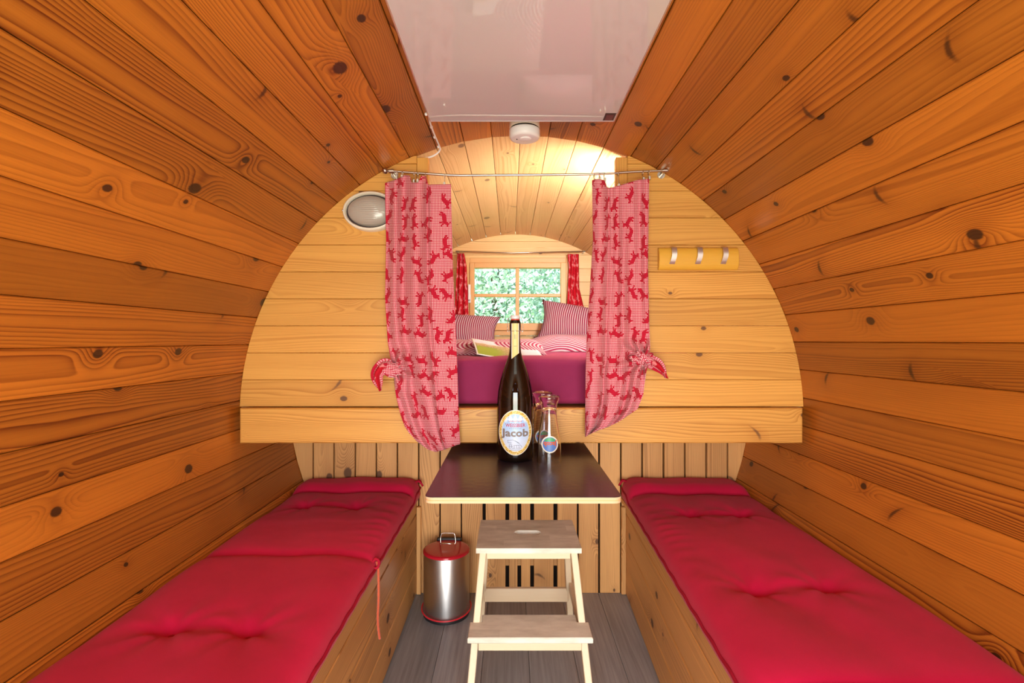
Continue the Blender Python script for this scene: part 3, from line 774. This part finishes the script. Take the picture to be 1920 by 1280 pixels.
# ------------------------------------------------------------------ STEP STOOL
st = empty('step_stool', (.060, 1.76, 0)); tag(st, 'worn birch step stool with two treads in front of the table', 'stool')
def slot_tread(w, y0, y1, z0, z1, slot=None):
    bm = bmesh.new()
    if not slot: return box(bm, (-w/2, y0, z0), (w/2, y1, z1), .003)
    sw, sh, sy = slot; n = 8
    inner = []
    for k in range(n + 1): a = math.pi/2 + math.pi*k/n; inner.append((-sw/2 + sh/2 + sh/2*math.cos(a), sy + sh/2*math.sin(a)))
    for k in range(n + 1): a = -math.pi/2 + math.pi*k/n; inner.append((sw/2 - sh/2 + sh/2*math.cos(a), sy + sh/2*math.sin(a)))
    m = len(inner); outer = []
    cx, cy = 0, sy
    for x, y in inner:
        # project onto the rectangle
        dx, dy = x - cx, y - cy
        if abs(dy) < 1e-9: dy = 1e-9
        t = min((w/2)/abs(dx) if abs(dx) > 1e-9 else 1e9, ((y1 - cy) if dy > 0 else (cy - y0))/abs(dy)); outer.append((cx + dx*t, cy + dy*t))
    for cxr, cyr in ((-w/2, y1), (-w/2, y0), (w/2, y0), (w/2, y1)):
        i = min(range(m), key=lambda q: (outer[q][0] - cxr)**2 + (outer[q][1] - cyr)**2); outer[i] = (cxr, cyr)
    def ring(pts, z): return [bm.verts.new((p[0], p[1], z)) for p in pts]
    it, ib, ot, ob = ring(inner, z1), ring(inner, z0), ring(outer, z1), ring(outer, z0)
    for i in range(m):
        k = (i + 1) % m
        bm.faces.new((it[i], it[k], ot[k], ot[i])); bm.faces.new((ib[k], ib[i], ob[i], ob[k])); bm.faces.new((it[k], it[i], ib[i], ib[k])); bm.faces.new((ot[i], ot[k], ob[k], ob[i]))
    return bm
o0 = 1.76
mk('top_tread', slot_tread(.343, 1.663 - o0, 1.926 - o0, .4685, .485, (.095, .042, 1.80 - o0)), W_TREAD, st, g=0)
# lower tread with cut-outs round the front legs
a0, a1 = 1.541 - o0, 1.673 - o0; an = a0 + .088; wl = .189; wn_ = .152
mk('lower_tread', prism(bmesh.new(), [(-wl, a0), (wl, a0), (wl, an), (wn_, an), (wn_, a1), (-wn_, a1), (-wn_, an), (-wl, an)], 2, .247, .265, .0025), W_TREAD, st, g=0)
def leg(name, top, bot, w, d, side):
    bm = bmesh.new(); vs_ = []
    for p in (bot, top):
        vs_.append([bm.verts.new((p[0] + sx*w/2, p[1] + sy*d/2, p[2])) for sx, sy in ((-1, -1), (1, -1), (1, 1), (-1, 1))])
    bm.faces.new(vs_[0][::-1]); bm.faces.new(vs_[1])
    for i in range(4): bm.faces.new((vs_[0][i], vs_[0][(i+1) % 4], vs_[1][(i+1) % 4], vs_[1][i]))
    bmesh.ops.recalc_face_normals(bm, faces=bm.faces[:]); bmesh.ops.bevel(bm, geom=bm.edges[:], offset=.002, segments=1, affect='EDGES')
    mk(name, bm, W_BIRCH, st, g=2)
for s in (-1, 1):
    leg('leg', (s*.150, 1.715 - o0, .4685), (s*.190, 1.555 - o0, .001), .022, .040, s)
    leg('leg', (s*.146, 1.890 - o0, .4685), (s*.178, 2.02 - o0, .001), .022, .036, s)
mk('apron', nbox((-.139, 1.695 - o0, .436), (.139, 1.713 - o0, .4685), .002), W_BIRCH, st, g=0)
mk('apron', nbox((-.135, 1.885 - o0, .436), (.135, 1.903 - o0, .4685), .002), W_BIRCH, st, g=0)
mk('apron', nbox((-.158, 1.560 - o0, .214), (.158, 1.578 - o0, .247), .002), W_BIRCH, st, g=0)
mk('stretcher', nbox((-.160, 1.945 - o0, .166), (.160, 1.963 - o0, .217), .002), W_BIRCH, st, g=0)
for s in (-1, 1):
    mk('side_rail', nbox((s*.170 - .009, 1.62 - o0, .214), (s*.170 + .009, 1.960 - o0, .246), .002), W_BIRCH, st, g=1)
# ------------------------------------------------------------------ HEATING PANEL on the ceiling
px0, px1, py0, py1, pz = -.262, .338, .42, 1.664, 1.871
hpn = empty('heating_panel', ((px0 + px1)/2, (py0 + py1)/2, pz)); tag(hpn, 'white glass infrared heating panel hung under the plank ceiling', 'heater')
hl = Vector(hpn.location)
def hpart(name, bm, mat):
    bmesh.ops.translate(bm, verts=bm.verts[:], vec=-hl); return mk(name, bm, mat, hpn)
hpart('glass_front', nbox((px0 + .004, py0 + .004, pz), (px1 - .004, py1 - .004, pz + .010)), M_PANEL)
for lo, hi in (((px0, py0, pz - .001), (px0 + .004, py1, pz + .016)), ((px1 - .004, py0, pz - .001), (px1, py1, pz + .016)), ((px0, py0, pz - .001), (px1, py0 + .004, pz + .016)), ((px0, py1 - .004, pz - .001), (px1, py1, pz + .016))):
    hpart('frame', nbox(lo, hi, .0008), M_ALU)
sk = hpart('sticker', nbox((px1 - .040, py1 - .062, pz - .0008), (px1 - .006, py1 - .010, pz - .0001)), M_DARKRED)
bm = nbox((px1 - .034, py1 - .050, pz - .0012), (px1 - .012, py1 - .012, pz - .0008)); bmesh.ops.translate(bm, verts=bm.verts[:], vec=-hl); mk('sticker_print', bm, M_STICK, sk)
for xx in (X0 - .2, X0 + .2):
    for yy in (py0 + .2, py1 - .2):
        hpart('mounting_spacer', lathe(bmesh.new(), [(pz + .010, .012), (Z0 + math.sqrt(RC**2 - .2**2) - .004, .012)], 12, xx, yy), M_ALU)
# power cord clipped along the planks
cpx = [(803, 205), (806, 228), (811, 243), (817, 258), (823, 272), (825, 280), (820, 291), (812, 297), (804, 301)]
pts = [on_barrel(a, b, RC - .006) for a, b in cpx[:6]]
e = pts[-1]
pts += [e + Vector((-.012, .012, -.010)), e + Vector((-.035, .02, -.020)), e + Vector((-.065, .022, -.026))]
cb = mk('power_cord', tube(bmesh.new(), smooth_path(pts, 6), .0034, 8), M_WHITE, smooth=True); tag(cb, 'white power cord clipped to the ceiling beside the heating panel', 'cord')
for a, b in ((799, 214), (809, 238), (815, 257), (822, 275)):
    q = on_barrel(a, b, RC - .004); bm = bmesh.new(); bmesh.ops.create_uvsphere(bm, u_segments=8, v_segments=6, radius=.0055); mk('cable_clip', bm, M_WHITE, cb, q, smooth=True)
# ------------------------------------------------------------------ SMOKE DETECTOR
dq = 1.80; dx_ = (983.5 - VPX)*dq/F; ztop = Z0 + math.sqrt(RC**2 - (dx_ - X0)**2)
sd = empty('smoke_detector', (dx_, dq, ztop)); tag(sd, 'round white smoke detector on the ceiling behind the heating panel', 'smoke alarm')
mk('mounting_base', lathe(bmesh.new(), [(0.0, .052), (-.019, .0535), (-.021, .0525)], 40), M_CREAM, sd, smooth=True, angle=40)
mk('vent_gap', lathe(bmesh.new(), [(-.021, .049), (-.0245, .049)], 40), M_DARK, sd, smooth=True, angle=40)
mk('body', lathe(bmesh.new(), [(-.0245, .052), (-.026, .0540), (-.041, .0540), (-.047, .050), (-.0485, .043), (-.0495, .001)], 40), M_WHITE, sd, smooth=True, angle=50)
mk('test_button', lathe(bmesh.new(), [(-.0485, .0205), (-.0512, .0200), (-.0525, .016), (-.053, .001)], 28, .003, -.006), M_WHITE, sd, smooth=True, angle=40)
mk('indicator', lathe(bmesh.new(), [(-.049, .0022), (-.0508, .0018)], 10, -.027, -.004), M_BLACK, sd)
sd.scale = (1, 1, 1.36)
# ------------------------------------------------------------------ OVAL WALL LAMP
lx, lz = (697 - VPX)*.002, HC - (398 - VPY)*.002
def bulkhead(name, loc, rot, label, ribmat, a=.103, b=.0745):
    L = empty(name, loc, rot); tag(L, label, 'lamp')
    def oring(bm, prof, n=48):
        rings = [[bm.verts.new(((a + o)*math.cos(2*math.pi*i/n), y, (b + o)*math.sin(2*math.pi*i/n))) for i in range(n)] for y, o in prof]
        for p, q in zip(rings, rings[1:]):
            for i in range(n): bm.faces.new((p[i], p[(i+1) % n], q[(i+1) % n], q[i]))
        return rings
    bm = bmesh.new(); r = oring(bm, [(0, 0), (-.022, -.001), (-.030, -.005), (-.031, -.009), (-.026, -.012), (0, -.012)])
    for i in range(48): bm.faces.new((r[-1][i], r[-1][(i+1) % 48], r[0][(i+1) % 48], r[0][i]))
    mk('rim', bm, M_CREAM, L, smooth=True, angle=50)
    bm = bmesh.new(); r = oring(bm, [(-.001, -.0125), (-.012, -.0125)]); bm.faces.new(r[0]); bm.faces.new(r[1][::-1]); mk('gasket', bm, M_DARKRED, L)
    bm = bmesh.new(); n = 48; rings = []
    for k in range(30):
        t = k/29; 
        q = 1 - t; rr = []
        for i in range(n):
            ang = 2*math.pi*i/n; x, z = (a - .018)*q*math.cos(ang), (b - .018)*q*math.sin(ang)
            dome = math.sqrt(max(0, 1 - q*q)); y = -.012 - .040*dome**.8 + .0011*math.cos(z*2*math.pi/.0078)*dome
            rr.append(bm.verts.new((x, y, z)))
        rings.append(rr)
    for p, q in zip(rings, rings[1:]):
        for i in range(n): bm.faces.new((p[i], p[(i+1) % n], q[(i+1) % n], q[i]))
    bmesh.ops.remove_doubles(bm, verts=bm.verts[:], dist=1e-6)
    mk('ribbed_glass', bm, ribmat, L, smooth=True)
    for i in (-1, 1): 
        b_ = bmesh.new(); bmesh.ops.create_uvsphere(b_, u_segments=8, v_segments=6, radius=.0035); mk('screw', b_, M_ALU, L, (i*(a - .004), -.030, 0), smooth=True)
    return L
bulkhead('wall_lamp', (lx, DP, lz), (0, 0, 0), 'oval bulkhead lamp with ribbed glass beside the left curtain', M_GREYGLASS)
bulkhead('wall_lamp.001', (.50, DP + .028, 1.69), (0, 0, math.pi), 'glowing oval lamp hidden on the berth side of the partition', M_EMIT)
# ------------------------------------------------------------------ COAT HOOK RAIL
rx0, rx1, rz0, rz1 = (1238.5 - VPX)*.00196, (1389.5 - VPX)*.00196, HC - (504 - VPY)*.00196, HC - (461.5 - VPY)*.00196
hr = empty('coat_rack', ((rx0 + rx1)/2, DP, (rz0 + rz1)/2)); tag(hr, 'honey coloured coat rail with three steel hooks on the partition', 'coat rack')
hh = (rz1 - rz0)/2; hw_ = (rx1 - rx0)/2
sec = [(0, -hh)] + [(-.008 - .016*math.cos(t*math.pi/2*.97), hh*math.sin(t*math.pi/2*.97)) for t in [-1 + i/5 for i in range(11)]] + [(0, hh)]
mk('rail', prism(bmesh.new(), sec, 0, -hw_, hw_, .0015), W_BAMBOO, hr, g=0, smooth=True, angle=35)
for pxh in (1268.5, 1317.5, 1366):
    X = (pxh - VPX)*.00194 - hr.location.x + .0
    path = smooth_path([(X, -.016, hh*.99), (X + .001, -.027, hh*.97), (X + .001, -.034, hh*.55), (X, -.035, hh*.15), (X - .004, -.031, -hh*.25), (X - .006, -.025, -hh*.52)], 4)
    bm = bmesh.new(); w = .0095; A = []
    for p in path: A.append([bm.verts.new((p.x + s*w, p.y + t, p.z)) for s, t in ((-1, 0), (1, 0), (1, .003), (-1, .003))])
    for p, q in zip(A, A[1:]):
        for i in range(4): bm.faces.new((p[i], p[(i+1) % 4], q[(i+1) % 4], q[i]))
    bm.faces.new(A[0]); bm.faces.new(A[-1][::-1])
    mk('hook', bm, M_ALU, hr, smooth=True, angle=40)
# ------------------------------------------------------------------ CURTAIN ROD
DR = 1.868
rp = [P(727, 320, DR), P(760, 322.5, DR), P(800, 325.5, DR), P(850, 328.5, DR), P(900, 328.5, DR), P(1110, 326.5, DR), P(1180, 322.5, DR), P(1253, 319.5, DR)]
rod = empty('curtain_rod', P(990, 326, DR)); tag(rod, 'thin metal curtain rod across the berth opening', 'curtain rod')
ro = Vector(rod.location)
mk('rod', tube(bmesh.new(), [p - ro for p in smooth_path(rp, 5)], .0042, 10), M_NICKEL, rod, smooth=True)
bm = bmesh.new(); bmesh.ops.create_uvsphere(bm, u_segments=16, v_segments=10, radius=.0115); mk('finial', bm, M_NICKEL, rod, P(722, 320, DR) - ro, smooth=True)
for q in (P(734, 320.6, DR), P(1247, 319.8, DR)):
    bm = bmesh.new(); tube(bm, [(0, 0, 0), (0, DP - DR, 0)], .005, 10); tube(bm, [(0, DP - DR - .004, 0), (0, DP - DR, 0)], .014, 16); tube(bm, [(-.008, 0, 0), (.008, 0, 0)], .008, 10); mk('bracket', bm, M_NICKEL, rod, q - ro, smooth=True, angle=40)
# ------------------------------------------------------------------ CURTAINS of the berth
def rod_z(px): return tab([(727, 320), (760, 322.5), (800, 325.5), (850, 328.5), (900, 328.5), (1110, 326.5), (1180, 322.5), (1253, 319.5)], px)
def curtain(name, label, Lt, Rt, top, bot, depth, cu, knot, tail, clips, flip):
    bm = bmesh.new(); D0 = 1.850
    kx, ky = knot
    def fn(u, v):
        ya, yb = tab(top, u), tab(bot, u); y = ya + (yb - ya)*v
        xl_, xr_ = tab(Lt, y), tab(Rt, y); x = xl_ + u*(xr_ - xl_)
        # the gathered side slides towards the knot
        d = depth(u, v)
        rx, ry = (x - kx)*.00195, (y - ky)*.00195; r = math.hypot(rx, ry)
        th = math.atan2(ry, rx); d += .024*math.sin(8*th + 1.0)*math.exp(-(r/.085)**2)*sm(.0, .02, r) + .006*math.sin(13*th)*math.exp(-(r/.14)**2)*sm(.01, .04, r)
        if y > ky: x += (6*math.sin((y - ky)*.05 + u*9))*math.exp(-((y - ky)/60)**2)*(1 - u if not flip else u)*(u*(1-u)*3)
        return P(x, y, D0 + d)
    grid(bm, 130, 150, fn, lambda u, v: (cu(u), .97*(tab(top, u) + (tab(bot, u) - tab(top, u))*v)*.00195))
    o = mk(name, bm, M_GING, smooth=True); tag(o, label, 'curtain'); solidify(o, .0016)
    # knot and loose tail
    kp = P(kx, ky, 1.835)
    b = bmesh.new(); bmesh.ops.create_icosphere(b, subdivisions=4, radius=.032)
    for v_ in b.verts:
        c = v_.co.copy(); v_.co *= 1 + .16*math.sin(c.x*170 + c.z*120) + .07*math.sin(c.z*330 + c.y*200); v_.co.x *= 1.35; v_.co.z *= .80; v_.co.y *= .7
    mk('knot', b, M_GING, o, kp, smooth=True, g=lambda c: (c[0] + c[1]*.5, c[2] + c[1]*.5))
    s = 1 if flip else -1
    tp = [P(a, c, 1.835 - .012*k) for k, (a, c) in enumerate(tail)]; path = smooth_path(tp, 6); n = len(path)
    b = bmesh.new(); l = b.loops.layers.uv.verify(); rows = []
    for i, p in enumerate(path):
        t = i/(n - 1); w = .006 + .026*math.sin(min(1, t*1.12)*math.pi)**.8*(1 - .35*t); w = w if t < .97 else .002
        d = (path[min(i+1, n-1)] - path[max(i-1, 0)]).normalized(); nx = Vector((-d.z, 0, d.x))
        rows.append([b.verts.new(p + nx*w*q + Vector((0, .016*(abs(q)**1.5) - .010*math.cos(q*5), 0))) for q in [-1 + k/5 for k in range(11)]])
    for i in range(n - 1):
        for k in range(10):
            f = b.faces.new((rows[i][k], rows[i][k+1], rows[i+1][k+1], rows[i+1][k])); f.material_index = 1 if 3 <= k <= 6 and i > n*.25 else 0
            for lp, (ii, kk) in zip(f.loops, ((i, k), (i, k+1), (i+1, k+1), (i+1, k))): lp[l].uv = (kk*.006, ii*.0045)
    t_ = mk('knotted_tail', b, [M_GING, M_REDGOAT], o, smooth=True); solidify(t_, .0016)
    # rings with clips
    for cx_, ct in clips:
        cy = rod_z(cx_); c = P(cx_, cy, DR)
        b = bmesh.new(); rr = .0085
        tube(b, [(.0008*math.sin(a), rr*math.cos(a), -.005 + rr*math.sin(a)) for a in [i*2*math.pi/18 for i in range(18)]], .0011, 6, closed=True)
        ring = mk('clip_ring', b, M_NICKEL, o, c, smooth=True)
        drop = (ct - cy)*DR/F
        b = bmesh.new(); tube(b, [(0, 0, -.013), (.001, -.006, -max(.016, drop))], .0010, 6); box(b, (-.004, -.016, -drop - .008), (.004, -.004, -max(.014, drop - .006)), .0012)
        mk('clip', b, M_NICKEL, ring, smooth=True, angle=40)
    return o
def dl_(u, v):
    g = (1 - sm(.60, .70, u)); f = (.016 + .016*sm(.1, .5, u))*math.sin(u*2*math.pi*(3.7 + .5*math.sin(u*8)) + .6 + .7*math.sin(v*4))*g*(1 - .3*sm(.7, 1, v))
    f += -.014*math.exp(-((u - .60)/.05)**2)*(1 - .4*v)
    f += (1 - g)*(.004*math.sin(u*14 + v*6) + .003*math.sin(v*13 + u*5)) + .004*math.sin(v*9 + u*3)
    return f - .018
curtain('curtain', 'left red gingham curtain with goat figures, knotted low at its outer side',
    [(325, 723), (342, 722), (450, 724), (560, 722), (640, 727), (680, 734), (700, 738), (740, 742), (780, 752), (812, 764), (830, 776), (848, 792)],
    [(325, 845), (500, 849), (650, 856), (800, 861), (850, 864)],
    [(0, 343), (.15, 337), (.30, 328), (.37, 329), (.40, 342), (.50, 342), (.55, 329), (.62, 330), (.655, 346), (1, 345)],
    [(0, 800), (.08, 826), (.2, 842), (.35, 847), (.6, 843), (1, 832)],
    dl_, lambda u: (u*.34 if u < .64 else .2176 + (u - .64)*.26), (738, 692), [(734, 690), (724, 682), (713, 690), (705, 704), (709, 722), (712, 733)],
    [(745, 334), (755, 331), (777, 341), (784, 340), (798, 330), (834, 346)], False)
def dr_(u, v):
    g = (1 - sm(.24, .32, u)); f = -.022*math.sin(u/.27*math.pi)*g + .012*math.exp(-((u - .30)/.04)**2)
    f += (1 - g)*(.014*math.sin(u*17 + v*2.5) + .009*math.sin(u*31 - v*3 + 1)) * (.45 + .6*v) + .004*math.sin(v*8 + u*4)
    return f - .018
curtain('curtain.001', 'right red gingham curtain with goat figures, knotted low at its outer side',
    [(325, 1110), (450, 1112), (560, 1105), (640, 1100), (700, 1098), (820, 1097)],
    [(325, 1217), (500, 1215), (600, 1217), (650, 1219), (680, 1216), (700, 1211), (740, 1206), (765, 1196), (785, 1180), (800, 1162), (818, 1110)],
    [(0, 338), (.10, 335), (.22, 338), (.255, 350), (.30, 352), (.5, 347), (.8, 337), (1, 335)],
    [(0, 819), (.2, 817), (.4, 812), (.6, 804), (.8, 792), (1, 768)],
    dr_, lambda u: (u*.40 if u < .28 else .112 + (u - .28)*.27), (1206, 672), [(1208, 672), (1220, 678), (1232, 683), (1243, 694), (1252, 709)],
    [(1114, 340), (1124, 335), (1133, 338), (1159, 349), (1205, 337), (1216, 335)], True)
# ------------------------------------------------------------------ BED
def rbox_soft(name, lo, hi, bev, mat, amp=0, seg=5, parent=None, fr=9):
    bm = nbox(lo, hi); bmesh.ops.subdivide_edges(bm, edges=bm.edges[:], cuts=14, use_grid_fill=True)
    c = (Vector(lo) + Vector(hi))/2; h = (Vector(hi) - Vector(lo))/2
    for v in bm.verts:
        d = v.co - c; q = Vector([max(-(h[i] - bev), min(h[i] - bev, d[i])) for i in range(3)]); e = d - q
        if e.length > 1e-9: e = e.normalized()*bev
        v.co = c + q + e
        v.co.z += amp*math.sin(v.co.x*fr + 1)*math.sin(v.co.y*fr*.8) if d.z > 0 else 0
    return mk(name, bm, mat, parent, smooth=True)
mt = rbox_soft('mattress', (-.94, DP + .040, .906), (1.02, DF - .06, 1.098), .035, M_SHEET, .003); tag(mt, 'thick mattress in a burgundy fitted sheet behind the opening', 'mattress')
def duvet(name, label, x0, x1, y0, y1, h, rot, uvf, seed, prof):
    rn = random.Random(seed); w = [(rn.uniform(6, 22), rn.uniform(6, 22), rn.uniform(0, 6), rn.uniform(.002, .006)) for _ in range(8)]
    bm = bmesh.new()
    def fn(u, v):
        # v goes round the section: bottom front -> over -> bottom back
        a = math.pi*v; x = x0 + (x1 - x0)*u; ym = (y0 + y1)/2; hy = (y1 - y0)/2
        ca, sa = math.cos(a), math.sin(a); y = ym - hy*math.copysign(abs(ca)**.75, ca); z = h*prof(u)*abs(sa)**.75
        e = max(0, 1 - abs(2*u - 1)**8)**.4; z *= e
        for fx, fy, p_, am in w: z += am*math.sin(fx*x + fy*y + p_)*sa
        y += .018*math.sin(x*13 + seed)*sa
        return Vector((x, y, 1.0985 + max(0, z)))
    grid(bm, 70, 44, fn, uvf)
    o = mk(name, bm, M_STRIPE, smooth=True); tag(o, label, 'duvet'); return o
duvet('duvet', 'striped burgundy duvet folded on the left of the bed under the brochure', -.90, .155, 2.16, 2.80, .105, 0, lambda u, v: (u*1.2 + .10*math.sin(v*6) + v*.12*math.sin(u*5), v), 3, lambda u: .72 + .22*math.sin(u*7))
duvet('duvet.001', 'striped burgundy duvet folded on the right of the bed', .06, .93, 2.86, 3.22, .105, 0, lambda u, v: (v*.62 + u*.10 + .02*math.sin(u*17), u), 8, lambda u: .62 + .38*sm(.02, .35, u) + .06*math.sin(u*9))
def pillow(name, label, c, w, h, t, rot, rx=0):
    bm = bmesh.new(); l = bm.loops.layers.uv.verify(); n = 28; S2 = {}
    for sd in (1, -1):
        V = []
        for j in range(n + 1):
            row = []
            for i in range(n + 1):
                u, v = -1 + 2*i/n, -1 + 2*j/n
                edge = (1 - abs(u)**2.6)*(1 - abs(v)**2.6); tt = t*max(0, edge)**.5
                pin = 1 - .10*(1 - abs(v)**2)*abs(u)**4; pin2 = 1 - .10*(1 - abs(u)**2)*abs(v)**4
                row.append(bm.verts.new((u*w/2*pin, sd*-tt, v*h/2*pin2 - .02*tt + .004*math.sin(u*9 + v*5)*edge)))
            V.append(row)
        for j in range(n):
            for i in range(n):
                q = (V[j][i], V[j][i+1], V[j+1][i+1], V[j+1][i]); f = bm.faces.new(q if sd > 0 else q[::-1])
                idx = ((i, j), (i+1, j), (i+1, j+1), (i, j+1)); idx = idx if sd > 0 else idx[::-1]
                for lp, (a, b_) in zip(f.loops, idx): lp[l].uv = (a/n*w + .025*math.sin(b_/n*3), b_/n*h)
    bmesh.ops.remove_doubles(bm, verts=bm.verts[:], dist=1e-5)
    o = mk(name, bm, M_STRIPE2, None, c, rot, smooth=True); tag(o, label, 'pillow'); return o
pillow('pillow', 'striped pillow leaning at the left below the window', (-.46, 3.50, 1.222), .78, .27, .085, (R_(-24), R_(3), 0))
pillow('pillow.001', 'striped pillow leaning at the right with one corner pointing up', (.52, 3.50, 1.252), .66, .30, .095, (R_(-24), R_(10), 0))
# brochure
bm = bmesh.new()
q00, q10, q01, q11 = P(884, 634, 2.235), P(1000, 650, 2.25), P(894, 664, 2.045), P(1020, 672, 2.05)
def br(u, v):
    p = q00.lerp(q10, u).lerp(q01.lerp(q11, u), v); p = p + Vector((0, 0, -.010*math.sin(u*math.pi)*(.4 + .6*v) + .006*math.sin(v*3.1)))
    return p
grid(bm, 24, 14, br, lambda u, v: (u, 1 - v)); bro = mk('brochure', bm, M_MAP, smooth=True); tag(bro, 'open landscape brochure lying on the edge of the left duvet', 'brochure'); solidify(bro, .0012)
# ------------------------------------------------------------------ WINDOW CURTAINS
DWC = DF - .075
wr = empty('window_curtain_rod', P(975, 471, DWC)); tag(wr, 'thin wire curtain rod above the small window', 'curtain rod')
mk('rod', tube(bmesh.new(), [p - Vector(wr.location) for p in (P(854, 471, DWC), P(960, 474, DWC), P(1098, 471, DWC))], .004, 8), M_NICKEL, wr, smooth=True)
for x in (857, 1095):
    mk('bracket', tube(bmesh.new(), [(0, 0, 0), (0, DF - DWC, 0)], .007, 8), M_NICKEL, wr, P(x, 471.2, DWC) - Vector(wr.location))
def wcurt(name, label, Lt, Rt, ya, yb):
    bm = bmesh.new()
    def fn(u, v):
        y = ya + (yb - ya)*v; x = tab(Lt, y) + u*(tab(Rt, y) - tab(Lt, y)); return P(x, y, DWC - .004 + .014*math.sin(u*13 + v))
    grid(bm, 30, 40, fn, lambda u, v: (u*.20, v*.44)); o = mk(name, bm, M_REDGOAT, smooth=True); tag(o, label, 'curtain'); solidify(o, .0015)
    for t in (.2, .5, .8):
        x = tab(Lt, ya) + t*(tab(Rt, ya) - tab(Lt, ya)); b = bmesh.new()
        tube(b, [(0, .007*math.cos(a), .007*math.sin(a)) for a in [i*2*math.pi/12 for i in range(12)]], .001, 6, closed=True); mk('clip_ring', b, M_NICKEL, o, P(x, 472.5, DWC), smooth=True)
    return o
wcurt('curtain.002', 'small red curtain at the left edge of the window', [(474, 858), (600, 852)], [(474, 870), (500, 875), (600, 879)], 475, 600)
wcurt('curtain.003', 'small red curtain at the right edge of the window', [(474, 1064), (500, 1067), (600, 1062)], [(474, 1085), (540, 1086), (600, 1100)], 476, 600)
# ------------------------------------------------------------------ TREES outside the window
def tree(name, x, y, h, rad, seed, label):
    rn = random.Random(seed); t = empty(name, (x, y, -.7)); tag(t, label, 'tree', group='trees outside the window')
    mk('trunk', tube(bmesh.new(), smooth_path([(0, 0, 0), (.06, 0, h*.35), (-.04, .05, h*.7), (0, 0, h*.95)], 4), [.16 - .013*i*.8 for i in range(13)], 8), M_BARK, t, smooth=True)
    verts, faces = [], []
    for _ in range(11000):
        a, cz = rn.uniform(0, 6.283), rn.uniform(-1, 1); r = rn.random()**.4; s = math.sqrt(1 - cz*cz)
        c = Vector((rad*r*s*math.cos(a), rad*r*s*math.sin(a), h*.52 + h*.50*r*cz)); c += Vector((rn.gauss(0, .1), rn.gauss(0, .1), rn.gauss(0, .1)))
        q = Vector((rn.gauss(0, 1), rn.gauss(0, 1), rn.gauss(0, 1))).normalized(); o = q.orthogonal().normalized(); L, w = rn.uniform(.035, .08), rn.uniform(.02, .04); k = len(verts); e = q.cross(o)
        verts += [c - q*L, c + o*w, c + q*L, c - o*w + e*.02]; faces += [(k, k+1, k+2), (k, k+2, k+3)]
    me = bpy.data.meshes.new('foliage'); me.from_pydata(verts, [], faces); me.materials.append(M_LEAF); o = bpy.data.objects.new('foliage', me); C.objects.link(o); o.parent = t; o['kind'] = 'stuff'
for i, (x, y, h, r, s) in enumerate([(-2.6, 9.6, 4.8, 1.2, 1), (-.3, 10.2, 5.4, 1.3, 2), (2.1, 9.8, 5.0, 1.25, 3), (4.6, 10.6, 5.4, 1.3, 4), (.9, 13.6, 6.4, 1.8, 5), (-2.9, 13.8, 6.2, 1.8, 6)]):
    tree('leafy_tree' + ('.%03d' % i if i else ''), x, y, h, r, s, 'pale green leafy tree seen through the small window panes')
